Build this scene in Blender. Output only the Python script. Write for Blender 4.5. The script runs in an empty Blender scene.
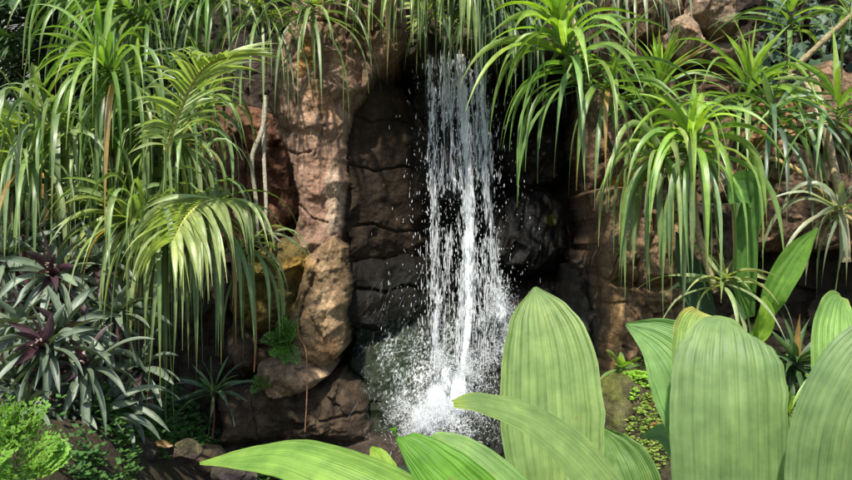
import bpy, math, random
import numpy as np
from mathutils import Vector

# ------------------------------------------------------------------ camera, world, sun, exposure
scn = bpy.context.scene
COL = scn.collection
LENS, CAMZ = 35.0, 1.5
S = 36.0 / LENS / 852.0                       # metres per photo pixel per metre of distance
cam = bpy.data.objects.new('camera', bpy.data.cameras.new('camera'))
cam.location = (0, 0, CAMZ); cam.rotation_euler = (math.radians(90), 0, 0)
cam.data.lens = LENS; cam.data.clip_start = 0.05; cam.data.clip_end = 500
COL.objects.link(cam); scn.camera = cam

SUN_AZ, SUN_EL = 10.0, 52.0                   # sun stands behind the camera, to its left
w = bpy.data.worlds.new('World'); scn.world = w; w.use_nodes = True
nt = w.node_tree; nt.nodes.clear()
sky = nt.nodes.new('ShaderNodeTexSky'); sky.sky_type = 'NISHITA'; sky.sun_disc = False
sky.sun_elevation = math.radians(SUN_EL); sky.sun_rotation = math.radians(180 + SUN_AZ)
bg = nt.nodes.new('ShaderNodeBackground'); bg.inputs['Strength'].default_value = 0.135
ow = nt.nodes.new('ShaderNodeOutputWorld')
nt.links.new(sky.outputs[0], bg.inputs[0]); nt.links.new(bg.outputs[0], ow.inputs[0])
sl = bpy.data.lights.new('sun', 'SUN'); sl.energy = 4.7; sl.angle = math.radians(1.6); sl.color = (1.0, 0.945, 0.85)
so = bpy.data.objects.new('sun', sl); COL.objects.link(so); so.location = (-3, -4, 9)
az, el = math.radians(SUN_AZ), math.radians(SUN_EL)
travel = Vector((math.sin(az) * math.cos(el), math.cos(az) * math.cos(el), -math.sin(el)))
so.rotation_euler = travel.to_track_quat('-Z', 'Y').to_euler()
scn.view_settings.view_transform = 'Standard'; scn.view_settings.look = 'None'
scn.view_settings.gamma = 1; scn.view_settings.exposure = 0.98
scn.view_settings.use_curve_mapping = False
scn.cycles.max_bounces = 8; scn.cycles.transparent_max_bounces = 24
scn.cycles.diffuse_bounces = 4; scn.cycles.transmission_bounces = 5
scn.cycles.use_denoising = True

rng = np.random.default_rng(7)
random.seed(7)

# ------------------------------------------------------------------ helpers
def P(px, py, Y):
    """a point at distance Y whose bearing is that of photo pixel (px, py)"""
    return np.array([(px - 426) * S * Y, Y, CAMZ + (240 - py) * S * Y])

class MB:
    """collects quads with uv and colour and links them as ONE mesh object"""
    def __init__(s): s.v, s.f, s.uv, s.c, s.n = [], [], [], [], 0
    def add(s, v, f, uv=None, col=(1, 1, 1, 1)):
        v = np.asarray(v, float).reshape(-1, 3); k = len(v)
        s.v.append(v); s.f.append(np.asarray(f, np.int64).reshape(-1, 4) + s.n)
        s.uv.append(np.zeros((k, 2)) if uv is None else np.asarray(uv, float).reshape(-1, 2))
        c = np.asarray(col, float)
        s.c.append(np.tile(c, (k, 1)) if c.ndim == 1 else c.reshape(-1, 4)); s.n += k
    def grid(s, g, col=(1, 1, 1, 1), uv=None, wrap=False):
        m, n = g.shape[:2]
        i = np.arange(m * n).reshape(m, n)
        if wrap: i = np.concatenate([i, i[:, :1]], 1)
        f = np.stack([i[:-1, :-1], i[:-1, 1:], i[1:, 1:], i[1:, :-1]], -1).reshape(-1, 4)
        if uv is None:
            a, b = np.meshgrid(np.linspace(0, 1, n), np.linspace(0, 1, m)); uv = np.stack([a, b], -1)
        s.add(g, f, uv, col)
    def build(s, name, mat, parent=None, smooth=True, solid=0.0):
        me = bpy.data.meshes.new(name)
        v = np.concatenate(s.v); f = np.concatenate(s.f); uv = np.concatenate(s.uv); c = np.concatenate(s.c)
        org = np.zeros(3)
        if parent is None:
            org = np.array([(v[:, 0].min() + v[:, 0].max()) / 2, (v[:, 1].min() + v[:, 1].max()) / 2, v[:, 2].min()])
        else:
            org = np.array(parent.get('_org', (0, 0, 0)), float)
        v = v - org
        me.vertices.add(len(v)); me.vertices.foreach_set('co', v.ravel())
        me.loops.add(f.size); me.loops.foreach_set('vertex_index', f.ravel().astype(np.int32))
        me.polygons.add(len(f)); me.polygons.foreach_set('loop_start', np.arange(0, f.size, 4, dtype=np.int32))
        me.polygons.foreach_set('loop_total', np.full(len(f), 4, np.int32))
        me.polygons.foreach_set('use_smooth', np.full(len(f), smooth))
        ul = me.uv_layers.new(name='UVMap'); ul.data.foreach_set('uv', uv[f.ravel()].ravel())
        ca = me.color_attributes.new('Col', 'FLOAT_COLOR', 'POINT'); ca.data.foreach_set('color', c.ravel())
        me.update(calc_edges=True); me.validate()
        me.materials.append(mat)
        o = bpy.data.objects.new(name, me); COL.objects.link(o)
        if parent is None: o.location = org
        else: o.parent = parent
        if solid:
            m = o.modifiers.new('thickness', 'SOLIDIFY'); m.thickness = solid; m.offset = 0
        return o

LABELS = set()
def tag(o, label=None, cat=None, group=None, kind=None):
    if label:
        assert label not in LABELS or group, label
        assert 4 <= len(label.split()) <= 16, label
        LABELS.add(label); o['label'] = label
    if cat: o['category'] = cat
    if group: o['group'] = group
    if kind: o['kind'] = kind
    return o

def thing(name, org, label, cat, group=None, kind=None):
    o = bpy.data.objects.new(name, None); COL.objects.link(o)
    o.location = Vector(org); o.empty_display_size = 0.1
    o['_org'] = [float(q) for q in org]
    return tag(o, label, cat, group, kind)

# lattice noise -------------------------------------------------------
_lat = rng.random((64, 64, 64))
def vnoise(p):
    p = np.asarray(p); i = np.floor(p).astype(int); f = p - i; f = f * f * (3 - 2 * f)
    i &= 63; j = (i + 1) & 63
    x0, y0, z0 = i[..., 0], i[..., 1], i[..., 2]; x1, y1, z1 = j[..., 0], j[..., 1], j[..., 2]
    fx, fy, fz = f[..., 0], f[..., 1], f[..., 2]
    a = _lat[x0, y0, z0] * (1 - fx) + _lat[x1, y0, z0] * fx
    b = _lat[x0, y1, z0] * (1 - fx) + _lat[x1, y1, z0] * fx
    c = _lat[x0, y0, z1] * (1 - fx) + _lat[x1, y0, z1] * fx
    d = _lat[x0, y1, z1] * (1 - fx) + _lat[x1, y1, z1] * fx
    return (a * (1 - fy) + b * fy) * (1 - fz) + (c * (1 - fy) + d * fy) * fz
def fbm(p, oct=4, gain=0.5):
    p = np.asarray(p, float); s = 0; a = 1; t = 0
    for k in range(oct):
        s = s + a * (vnoise(p + 11.3 * k) - .5); t += a; a *= gain; p = p * 2.03
    return s / t * 2
def ss(a, b, x):
    t = np.clip((x - a) / (b - a), 0, 1); return t * t * (3 - 2 * t)
def spline(pts, n):
    """Catmull-Rom through pts, n samples"""
    p = np.asarray(pts, float)
    if len(p) == 2: return p[0] + (p[1] - p[0]) * np.linspace(0, 1, n)[:, None]
    q = np.vstack([2 * p[0] - p[1], p, 2 * p[-1] - p[-2]])
    t = np.linspace(0, len(p) - 1 - 1e-6, n); i = t.astype(int); u = (t - i)[:, None]
    a, b, c, d = q[i], q[i + 1], q[i + 2], q[i + 3]
    return .5 * (2 * b + (c - a) * u + (2 * a - 5 * b + 4 * c - d) * u ** 2 + (3 * b - a - 3 * c + d) * u ** 3)
def tube(mb, pts, r0, r1, col, n=14, sides=8, rough=0.0):
    c = spline(pts, n); T = np.gradient(c, axis=0); T /= np.linalg.norm(T, axis=1)[:, None] + 1e-9
    up = np.array([0.31, 0.9, 0.2]); A = np.cross(T, up); A /= np.linalg.norm(A, axis=1)[:, None]; B = np.cross(T, A)
    r = np.linspace(r0, r1, n)
    if rough: r = r * (1 + rough * rng.standard_normal(n))
    th = np.linspace(0, 2 * math.pi, sides, endpoint=False)
    g = c[:, None] + r[:, None, None] * (np.cos(th)[None, :, None] * A[:, None] + np.sin(th)[None, :, None] * B[:, None])
    r_end = r.copy()
    mb.grid(g, col, wrap=True, uv=np.stack(np.meshgrid(np.linspace(0, 1, sides), np.linspace(0, 1, n)), -1))
    return c

# ------------------------------------------------------------------ materials
def new_mat(name):
    m = bpy.data.materials.new(name); m.use_nodes = True; m.node_tree.nodes.clear()
    return m, m.node_tree.nodes, m.node_tree.links
def N(ns, t, **kw):
    n = ns.new(t)
    for k, v in kw.items():
        if k in n.inputs: n.inputs[k].default_value = v
        else: setattr(n, k, v)
    return n
def mixc(ns, lk, fac, a, b, mode='MIX'):
    n = ns.new('ShaderNodeMix'); n.data_type = 'RGBA'; n.blend_type = mode
    for sock, val in ((n.inputs[0], fac), (n.inputs[6], a), (n.inputs[7], b)):
        if hasattr(val, 'links') or hasattr(val, 'is_linked'): lk.new(val, sock)
        else: sock.default_value = val if not isinstance(val, tuple) else (val + (1,))[:4]
    return n.outputs[2]
def math_(ns, lk, op, a, b=0.0):
    n = ns.new('ShaderNodeMath'); n.operation = op
    for sock, val in ((n.inputs[0], a), (n.inputs[1], b)):
        if hasattr(val, 'is_linked'): lk.new(val, sock)
        else: sock.default_value = val
    return n.outputs[0]
def ramp(ns, lk, fac, stops):
    n = ns.new('ShaderNodeValToRGB'); lk.new(fac, n.inputs[0]); e = n.color_ramp.elements
    while len(e) < len(stops): e.new(0.5)
    for q, (p, c) in zip(e, stops): q.position = p; q.color = c if len(c) == 4 else (*c, 1)
    return n.outputs[0]

def leaf_mat(name, veins=9.0, spots=0.0, vein_amt=0.25, rough=0.42, trans=0.35, bump=0.25, spec=0.5, sheen=0.0):
    m, ns, lk = new_mat(name)
    at = N(ns, 'ShaderNodeAttribute', attribute_name='Col')
    uv = ns.new('ShaderNodeUVMap'); uv.uv_map = 'UVMap'
    sep = ns.new('ShaderNodeSeparateXYZ'); lk.new(uv.outputs[0], sep.inputs[0])
    # parallel veins run along the blade; slow mottling breaks them up
    sn = math_(ns, lk, 'SINE', math_(ns, lk, 'MULTIPLY', sep.outputs[0], veins * 6.2832))
    v01 = math_(ns, lk, 'MULTIPLY_ADD', sn, 0.5); 
    v01.node.inputs[2].default_value = 0.5
    tc = ns.new('ShaderNodeTexCoord')
    no = N(ns, 'ShaderNodeTexNoise', Scale=22.0, Detail=5.0, Roughness=0.6); lk.new(tc.outputs['Object'], no.inputs['Vector'])
    mp = ns.new('ShaderNodeMapping'); mp.inputs['Scale'].default_value = (42, 3.5, 1); lk.new(uv.outputs[0], mp.inputs[0])
    n2 = N(ns, 'ShaderNodeTexNoise', Scale=1.0, Detail=4.0); lk.new(mp.outputs[0], n2.inputs['Vector'])
    mid = math_(ns, lk, 'ABSOLUTE', math_(ns, lk, 'SUBTRACT', sep.outputs[0], 0.5))
    midr = ramp(ns, lk, mid, [(0.0, (1, 1, 1)), (0.05, (0, 0, 0))])
    f1 = math_(ns, lk, 'MULTIPLY', v01, vein_amt)
    c1 = mixc(ns, lk, f1, at.outputs['Color'], mixc(ns, lk, 1.0, at.outputs['Color'], (0.62, 0.70, 0.55), 'MULTIPLY'))
    c2 = mixc(ns, lk, 1.0, c1, ramp(ns, lk, no.outputs[0], [(0.3, (0.72, 0.76, 0.72)), (0.7, (1.22, 1.18, 1.12))]), 'MULTIPLY')
    c3 = mixc(ns, lk, 1.0, c2, ramp(ns, lk, n2.outputs[0], [(0.3, (0.82, 0.84, 0.8)), (0.7, (1.14, 1.13, 1.16))]), 'MULTIPLY')
    c4 = mixc(ns, lk, math_(ns, lk, 'MULTIPLY', midr, 0.35), c3, mixc(ns, lk, 1.0, c3, (1.5, 1.4, 1.3), 'MULTIPLY'))
    if spots:
        n3 = N(ns, 'ShaderNodeTexNoise', Scale=70.0, Detail=2.0); lk.new(tc.outputs['Object'], n3.inputs['Vector'])
        n4 = N(ns, 'ShaderNodeTexNoise', Scale=9.0, Detail=3.0); lk.new(tc.outputs['Object'], n4.inputs['Vector'])
        sp_ = math_(ns, lk, 'MULTIPLY', ramp(ns, lk, n3.outputs[0], [(0.68, (0, 0, 0)), (0.73, (1, 1, 1))]), ramp(ns, lk, n4.outputs[0], [(0.5, (0, 0, 0)), (0.62, (1, 1, 1))]))
        c4 = mixc(ns, lk, math_(ns, lk, 'MULTIPLY', sp_, spots), c4, (0.20, 0.15, 0.05))
        c4 = mixc(ns, lk, 0.35, c4, mixc(ns, lk, 1.0, c4, ramp(ns, lk, n4.outputs[0], [(0.3, (0.72, 0.80, 0.75)), (0.7, (1.28, 1.16, 1.0))]), 'MULTIPLY'))
    hh = math_(ns, lk, 'ADD', math_(ns, lk, 'MULTIPLY', n2.outputs[0], 0.8), math_(ns, lk, 'MULTIPLY', v01, 0.5))
    bp = N(ns, 'ShaderNodeBump', Strength=bump, Distance=0.004); lk.new(hh, bp.inputs['Height'])
    pb = N(ns, 'ShaderNodeBsdfPrincipled', Roughness=rough); pb.inputs['Specular IOR Level'].default_value = spec
    pb.inputs['Sheen Weight'].default_value = sheen
    lk.new(c4, pb.inputs['Base Color']); lk.new(bp.outputs[0], pb.inputs['Normal'])
    rr = math_(ns, lk, 'ADD', math_(ns, lk, 'MULTIPLY', no.outputs[0], 0.25), rough - 0.12); lk.new(rr, pb.inputs['Roughness'])
    tr = ns.new('ShaderNodeBsdfTranslucent')
    lk.new(mixc(ns, lk, 1.0, c4, (1.35, 1.5, 0.55), 'MULTIPLY'), tr.inputs[0])
    mx = ns.new('ShaderNodeMixShader'); mx.inputs[0].default_value = trans
    lk.new(pb.outputs[0], mx.inputs[1]); lk.new(tr.outputs[0], mx.inputs[2])
    o = ns.new('ShaderNodeOutputMaterial'); lk.new(mx.outputs[0], o.inputs[0])
    return m
M_STRAP = leaf_mat('strap_leaf', 3, 0.5, 0.25, 0.33, 0.40, spec=0.6)
M_OYSTER = leaf_mat('oyster_leaf', 4, 0.0, 0.2, 0.45, 0.14, spec=0.5)
M_BROAD = leaf_mat('broad_leaf', 23, 0.8, 0.06, 0.52, 0.42, bump=0.4, spec=0.35)
M_FERN = leaf_mat('fern_leaf', 2, 0.0, 0.1, 0.5, 0.40, bump=0.1)
M_DARKLEAF = leaf_mat('dark_leaf', 3, 0.0, 0.2, 0.52, 0.22)

def rock_mat():
    m, ns, lk = new_mat('rock')
    at = N(ns, 'ShaderNodeAttribute', attribute_name='Col')
    geo = ns.new('ShaderNodeNewGeometry'); pos = geo.outputs['Position']
    def noise(sc, det=8, ro=0.6, dist=0.0):
        n = N(ns, 'ShaderNodeTexNoise', Scale=sc, Detail=det, Roughness=ro, Distortion=dist); lk.new(pos, n.inputs['Vector']); return n.outputs[0]
    big, mid_, fine, grit = noise(2.6, 5, 0.6, 0.6), noise(11, 9, 0.68, 0.3), noise(60, 6, 0.7), noise(230, 3, 0.6)
    vo = N(ns, 'ShaderNodeTexVoronoi', Scale=38.0); lk.new(pos, vo.inputs['Vector'])
    base = at.outputs['Color']
    c = mixc(ns, lk, 1.0, base, ramp(ns, lk, mid_, [(0.28, (0.38, 0.35, 0.33)), (0.5, (0.95, 0.93, 0.9)), (0.72, (1.5, 1.42, 1.35))]), 'MULTIPLY')
    c = mixc(ns, lk, 1.0, c, ramp(ns, lk, fine, [(0.3, (0.55, 0.54, 0.52)), (0.7, (1.35, 1.35, 1.33))]), 'MULTIPLY')
    c = mixc(ns, lk, 1.0, c, ramp(ns, lk, grit, [(0.3, (0.7, 0.7, 0.7)), (0.7, (1.2, 1.2, 1.2))]), 'MULTIPLY')
    lich = ramp(ns, lk, big, [(0.5, (0, 0, 0)), (0.66, (1, 1, 1))])
    c = mixc(ns, lk, math_(ns, lk, 'MULTIPLY', lich, 0.35), c, mixc(ns, lk, 1.0, c, (0.55, 0.62, 0.40), 'MULTIPLY'))
    # rain streaks down the face
    mp = ns.new('ShaderNodeMapping'); mp.inputs['Scale'].default_value = (9, 9, 0.9); lk.new(pos, mp.inputs[0])
    st = N(ns, 'ShaderNodeTexNoise', Scale=1.6, Detail=6.0, Roughness=0.6); lk.new(mp.outputs[0], st.inputs['Vector'])
    c = mixc(ns, lk, 0.7, c, mixc(ns, lk, 1.0, c, ramp(ns, lk, st.outputs[0], [(0.35, (0.45, 0.43, 0.42)), (0.6, (1.15, 1.12, 1.1))]), 'MULTIPLY'))
    h = math_(ns, lk, 'ADD', math_(ns, lk, 'MULTIPLY', mid_, 1.0), math_(ns, lk, 'MULTIPLY', fine, 0.35))
    h = math_(ns, lk, 'ADD', h, math_(ns, lk, 'MULTIPLY', grit, 0.10))
    h = math_(ns, lk, 'ADD', h, math_(ns, lk, 'MULTIPLY', vo.outputs[0], 0.18))
    h = math_(ns, lk, 'MULTIPLY', h, math_(ns, lk, 'SUBTRACT', 1.0, math_(ns, lk, 'MULTIPLY', at.outputs['Alpha'], 0.6)))
    bp = N(ns, 'ShaderNodeBump', Strength=0.9, Distance=0.035); lk.new(h, bp.inputs['Height'])
    pb = ns.new('ShaderNodeBsdfPrincipled'); lk.new(c, pb.inputs['Base Color']); lk.new(bp.outputs[0], pb.inputs['Normal'])
    wet = at.outputs['Alpha']
    r = math_(ns, lk, 'SUBTRACT', 0.86, math_(ns, lk, 'MULTIPLY', math_(ns, lk, 'POWER', wet, 3.0), 0.42))
    r = math_(ns, lk, 'ADD', r, math_(ns, lk, 'MULTIPLY', math_(ns, lk, 'SUBTRACT', fine, 0.5), 0.3)); lk.new(r, pb.inputs['Roughness'])
    sp = math_(ns, lk, 'SUBTRACT', 0.2, math_(ns, lk, 'MULTIPLY', wet, 0.07)); lk.new(sp, pb.inputs['Specular IOR Level'])
    o = ns.new('ShaderNodeOutputMaterial'); lk.new(pb.outputs[0], o.inputs[0])
    return m
M_ROCK = rock_mat()

def simple(name, rough=0.8, scale=30.0, bump=0.5, dist=0.01, stretch=(1, 1, 1), lo=0.6, hi=1.3, spec=0.3):
    m, ns, lk = new_mat(name)
    at = N(ns, 'ShaderNodeAttribute', attribute_name='Col')
    geo = ns.new('ShaderNodeNewGeometry')
    mp = ns.new('ShaderNodeMapping'); mp.inputs['Scale'].default_value = stretch; lk.new(geo.outputs['Position'], mp.inputs[0])
    n = N(ns, 'ShaderNodeTexNoise', Scale=scale, Detail=8.0, Roughness=0.65); lk.new(mp.outputs[0], n.inputs['Vector'])
    c = mixc(ns, lk, 1.0, at.outputs['Color'], ramp(ns, lk, n.outputs[0], [(0.3, (lo, lo, lo)), (0.7, (hi, hi, hi))]), 'MULTIPLY')
    bp = N(ns, 'ShaderNodeBump', Strength=bump, Distance=dist); lk.new(n.outputs[0], bp.inputs['Height'])
    pb = N(ns, 'ShaderNodeBsdfPrincipled', Roughness=rough); pb.inputs['Specular IOR Level'].default_value = spec
    lk.new(c, pb.inputs['Base Color']); lk.new(bp.outputs[0], pb.inputs['Normal'])
    o = ns.new('ShaderNodeOutputMaterial'); lk.new(pb.outputs[0], o.inputs[0])
    return m
M_SOIL = simple('soil', 0.9, 40, 1.0, 0.03, lo=0.4, hi=1.6)
M_BARK = simple('bark', 0.8, 60, 0.9, 0.01, lo=0.45, hi=1.4)
M_WALL = simple('painted_wall', 0.8, 3, 0.1, 0.01, lo=0.85, hi=1.08)

def water_drop_mat():
    m, ns, lk = new_mat('white_water')
    pb = N(ns, 'ShaderNodeBsdfPrincipled', Roughness=0.12); pb.inputs['Base Color'].default_value = (0.74, 0.755, 0.77, 1)
    pb.inputs['Specular IOR Level'].default_value = 0.6; 
    tr = ns.new('ShaderNodeBsdfTranslucent'); tr.inputs[0].default_value = (0.85, 0.88, 0.9, 1)
    mx = ns.new('ShaderNodeMixShader'); mx.inputs[0].default_value = 0.35
    lk.new(pb.outputs[0], mx.inputs[1]); lk.new(tr.outputs[0], mx.inputs[2])
    tp = ns.new('ShaderNodeBsdfTransparent'); at = N(ns, 'ShaderNodeAttribute', attribute_name='Col')
    m2 = ns.new('ShaderNodeMixShader'); lk.new(at.outputs['Alpha'], m2.inputs[0])
    lk.new(tp.outputs[0], m2.inputs[1]); lk.new(mx.outputs[0], m2.inputs[2])
    o = ns.new('ShaderNodeOutputMaterial'); lk.new(m2.outputs[0], o.inputs[0])
    return m
M_DROP = water_drop_mat()
def water_sheet_mat():
    """thin torn curtain of falling water: clear film with white aerated threads"""
    m, ns, lk = new_mat('water_curtain')
    geo = ns.new('ShaderNodeNewGeometry'); at = N(ns, 'ShaderNodeAttribute', attribute_name='Col')
    def sn(sc, stretch, det):
        mp = ns.new('ShaderNodeMapping'); mp.inputs['Scale'].default_value = (1, 1, stretch); lk.new(geo.outputs['Position'], mp.inputs[0])
        n = N(ns, 'ShaderNodeTexNoise', Scale=sc, Detail=det, Roughness=0.62, Distortion=0.4); lk.new(mp.outputs[0], n.inputs['Vector']); return n.outputs[0]
    a, b = sn(75, 0.20, 5), sn(14, 0.16, 3)
    f = math_(ns, lk, 'MULTIPLY', a, math_(ns, lk, 'ADD', b, 0.5))
    f = math_(ns, lk, 'ADD', f, math_(ns, lk, 'SUBTRACT', at.outputs['Alpha'], 0.60))
    fac = ramp(ns, lk, f, [(0.46, (0, 0, 0)), (0.60, (1, 1, 1))])
    pb = N(ns, 'ShaderNodeBsdfPrincipled', Roughness=0.2); pb.inputs['Base Color'].default_value = (0.85, 0.87, 0.9, 1)
    tl = ns.new('ShaderNodeBsdfTranslucent'); tl.inputs[0].default_value = (0.85, 0.88, 0.9, 1)
    bp = N(ns, 'ShaderNodeBump', Strength=1.0, Distance=0.02); lk.new(a, bp.inputs['Height']); lk.new(bp.outputs[0], pb.inputs['Normal'])
    mm = ns.new('ShaderNodeMixShader'); mm.inputs[0].default_value = 0.3; lk.new(pb.outputs[0], mm.inputs[1]); lk.new(tl.outputs[0], mm.inputs[2])
    tp = ns.new('ShaderNodeBsdfTransparent'); tp.inputs[0].default_value = (0.97, 0.98, 0.98, 1)
    gl = N(ns, 'ShaderNodeBsdfGlossy', Roughness=0.12); lk.new(bp.outputs[0], gl.inputs['Normal'])
    film = ns.new('ShaderNodeMixShader'); film.inputs[0].default_value = 0.012; lk.new(tp.outputs[0], film.inputs[1]); lk.new(gl.outputs[0], film.inputs[2])
    mx = ns.new('ShaderNodeMixShader'); lk.new(fac, mx.inputs[0]); lk.new(film.outputs[0], mx.inputs[1]); lk.new(mm.outputs[0], mx.inputs[2])
    o = ns.new('ShaderNodeOutputMaterial'); lk.new(mx.outputs[0], o.inputs[0])
    return m
M_CURTAIN = water_sheet_mat()
def veil_mat():
    """water fanning over rock: fine slanting white fibres in a clear film"""
    m, ns, lk = new_mat('water_veil')
    geo = ns.new('ShaderNodeNewGeometry'); at = N(ns, 'ShaderNodeAttribute', attribute_name='Col')
    def sn(sc, st, rot, det):
        m1 = ns.new('ShaderNodeMapping'); m1.inputs['Rotation'].default_value = (0, rot, 0); lk.new(geo.outputs['Position'], m1.inputs[0])
        m2 = ns.new('ShaderNodeMapping'); m2.inputs['Scale'].default_value = (1, 1, st); lk.new(m1.outputs[0], m2.inputs[0])
        n = N(ns, 'ShaderNodeTexNoise', Scale=sc, Detail=det, Roughness=0.65, Distortion=0.25); lk.new(m2.outputs[0], n.inputs['Vector']); return n.outputs[0]
    a, b, c = sn(75, .07, -.35, 3), sn(60, .07, -.10, 3), sn(9, .5, 0, 3)
    f = math_(ns, lk, 'MULTIPLY', math_(ns, lk, 'MAXIMUM', a, b), math_(ns, lk, 'ADD', c, 0.55))
    f = math_(ns, lk, 'ADD', f, math_(ns, lk, 'SUBTRACT', at.outputs['Alpha'], 0.67))
    fac = ramp(ns, lk, f, [(0.30, (0, 0, 0)), (0.62, (.55, .55, .55)), (0.9, (1, 1, 1))])
    fac = math_(ns, lk, 'MULTIPLY', fac, ramp(ns, lk, math_(ns, lk, 'MAXIMUM', a, b), [(0.50, (.04, .04, .04)), (0.70, (1, 1, 1))]))
    pb = N(ns, 'ShaderNodeBsdfPrincipled', Roughness=0.35); pb.inputs['Base Color'].default_value = (0.66, 0.72, 0.70, 1)
    tp = ns.new('ShaderNodeBsdfTransparent')
    mx = ns.new('ShaderNodeMixShader'); lk.new(fac, mx.inputs[0]); lk.new(tp.outputs[0], mx.inputs[1]); lk.new(pb.outputs[0], mx.inputs[2])
    o = ns.new('ShaderNodeOutputMaterial'); lk.new(mx.outputs[0], o.inputs[0])
    return m
M_VEIL = veil_mat()
def pool_mat():
    m, ns, lk = new_mat('pool_water')
    geo = ns.new('ShaderNodeNewGeometry')
    n = N(ns, 'ShaderNodeTexNoise', Scale=16.0, Detail=6.0, Roughness=0.6, Distortion=0.8); lk.new(geo.outputs['Position'], n.inputs['Vector'])
    bp = N(ns, 'ShaderNodeBump', Strength=1.0, Distance=0.05); lk.new(n.outputs[0], bp.inputs['Height'])
    pb = N(ns, 'ShaderNodeBsdfPrincipled', Roughness=0.06); pb.inputs['Base Color'].default_value = (0.03, 0.045, 0.035, 1)
    lk.new(bp.outputs[0], pb.inputs['Normal'])
    o = ns.new('ShaderNodeOutputMaterial'); lk.new(pb.outputs[0], o.inputs[0])
    return m
M_POOL = pool_mat()

# ------------------------------------------------------------------ ground
def ground_z(x, y):
    lb = ss(-1.2, -1.75, x) * (0.42 + 0.28 * ss(5.6, 4.2, y)) * ss(1.2, 2.6, y)
    rb = ss(0.75, 1.35, x) * (0.62 + 0.10 * ss(4.4, 5.4, y)) * ss(2.2, 4.2, y)
    c = 0.10 * ss(5.0, 5.6, y) * ss(-0.1, -0.6, x)
    far = ss(7, 12, y) * 0.3
    return lb + rb + c + far - 0.06
xs = np.unique(np.concatenate([np.linspace(-60, -4, 20), np.linspace(-4, 4, 230), np.linspace(4, 60, 20)]))
ys = np.unique(np.concatenate([np.linspace(-40, 0.5, 14), np.linspace(0.5, 8, 210), np.linspace(8, 90, 24)]))
X, Y = np.meshgrid(xs, ys)
Z = ground_z(X, Y) + 0.05 * fbm(np.stack([X * 1.7, Y * 1.7, 0 * X], -1), 5) + 0.05 * fbm(np.stack([X * 9, Y * 9, 0 * X], -1), 5, .65)
g = np.stack([X, Y, Z], -1)
gc = np.zeros(X.shape + (4,)); nn = fbm(np.stack([X * 2.2, Y * 2.2, 0 * X + 3], -1), 4)[..., None]
soil = np.array([0.040, 0.026, 0.016]); moss = np.array([0.075, 0.10, 0.020])
mk = (np.clip(nn * 1.6 + 0.35, 0, 1) * (ss(0.7, 1.2, X)[..., None] * 0.8 + 0.15))
gc[..., :3] = soil * (1 - mk) + moss * mk; gc[..., 3] = 1
mb = MB(); mb.grid(g, gc.reshape(-1, 4)); tag(mb.build('ground', M_SOIL), kind='structure')

# ------------------------------------------------------------------ the cliff: one rock face whose stones, ledges and cracks are all relief
Y0 = 5.7
K = S * Y0
DK, BR, RD = (0.045, 0.034, 0.026), (0.135, 0.088, 0.055), (0.16, 0.080, 0.050)
PK, OC, TN = (0.36, 0.235, 0.165), (0.31, 0.215, 0.120), (0.29, 0.205, 0.135)
MS, BK, GY = (0.135, 0.105, 0.035), (0.010, 0.011, 0.009), (0.085, 0.075, 0.062)
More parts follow.
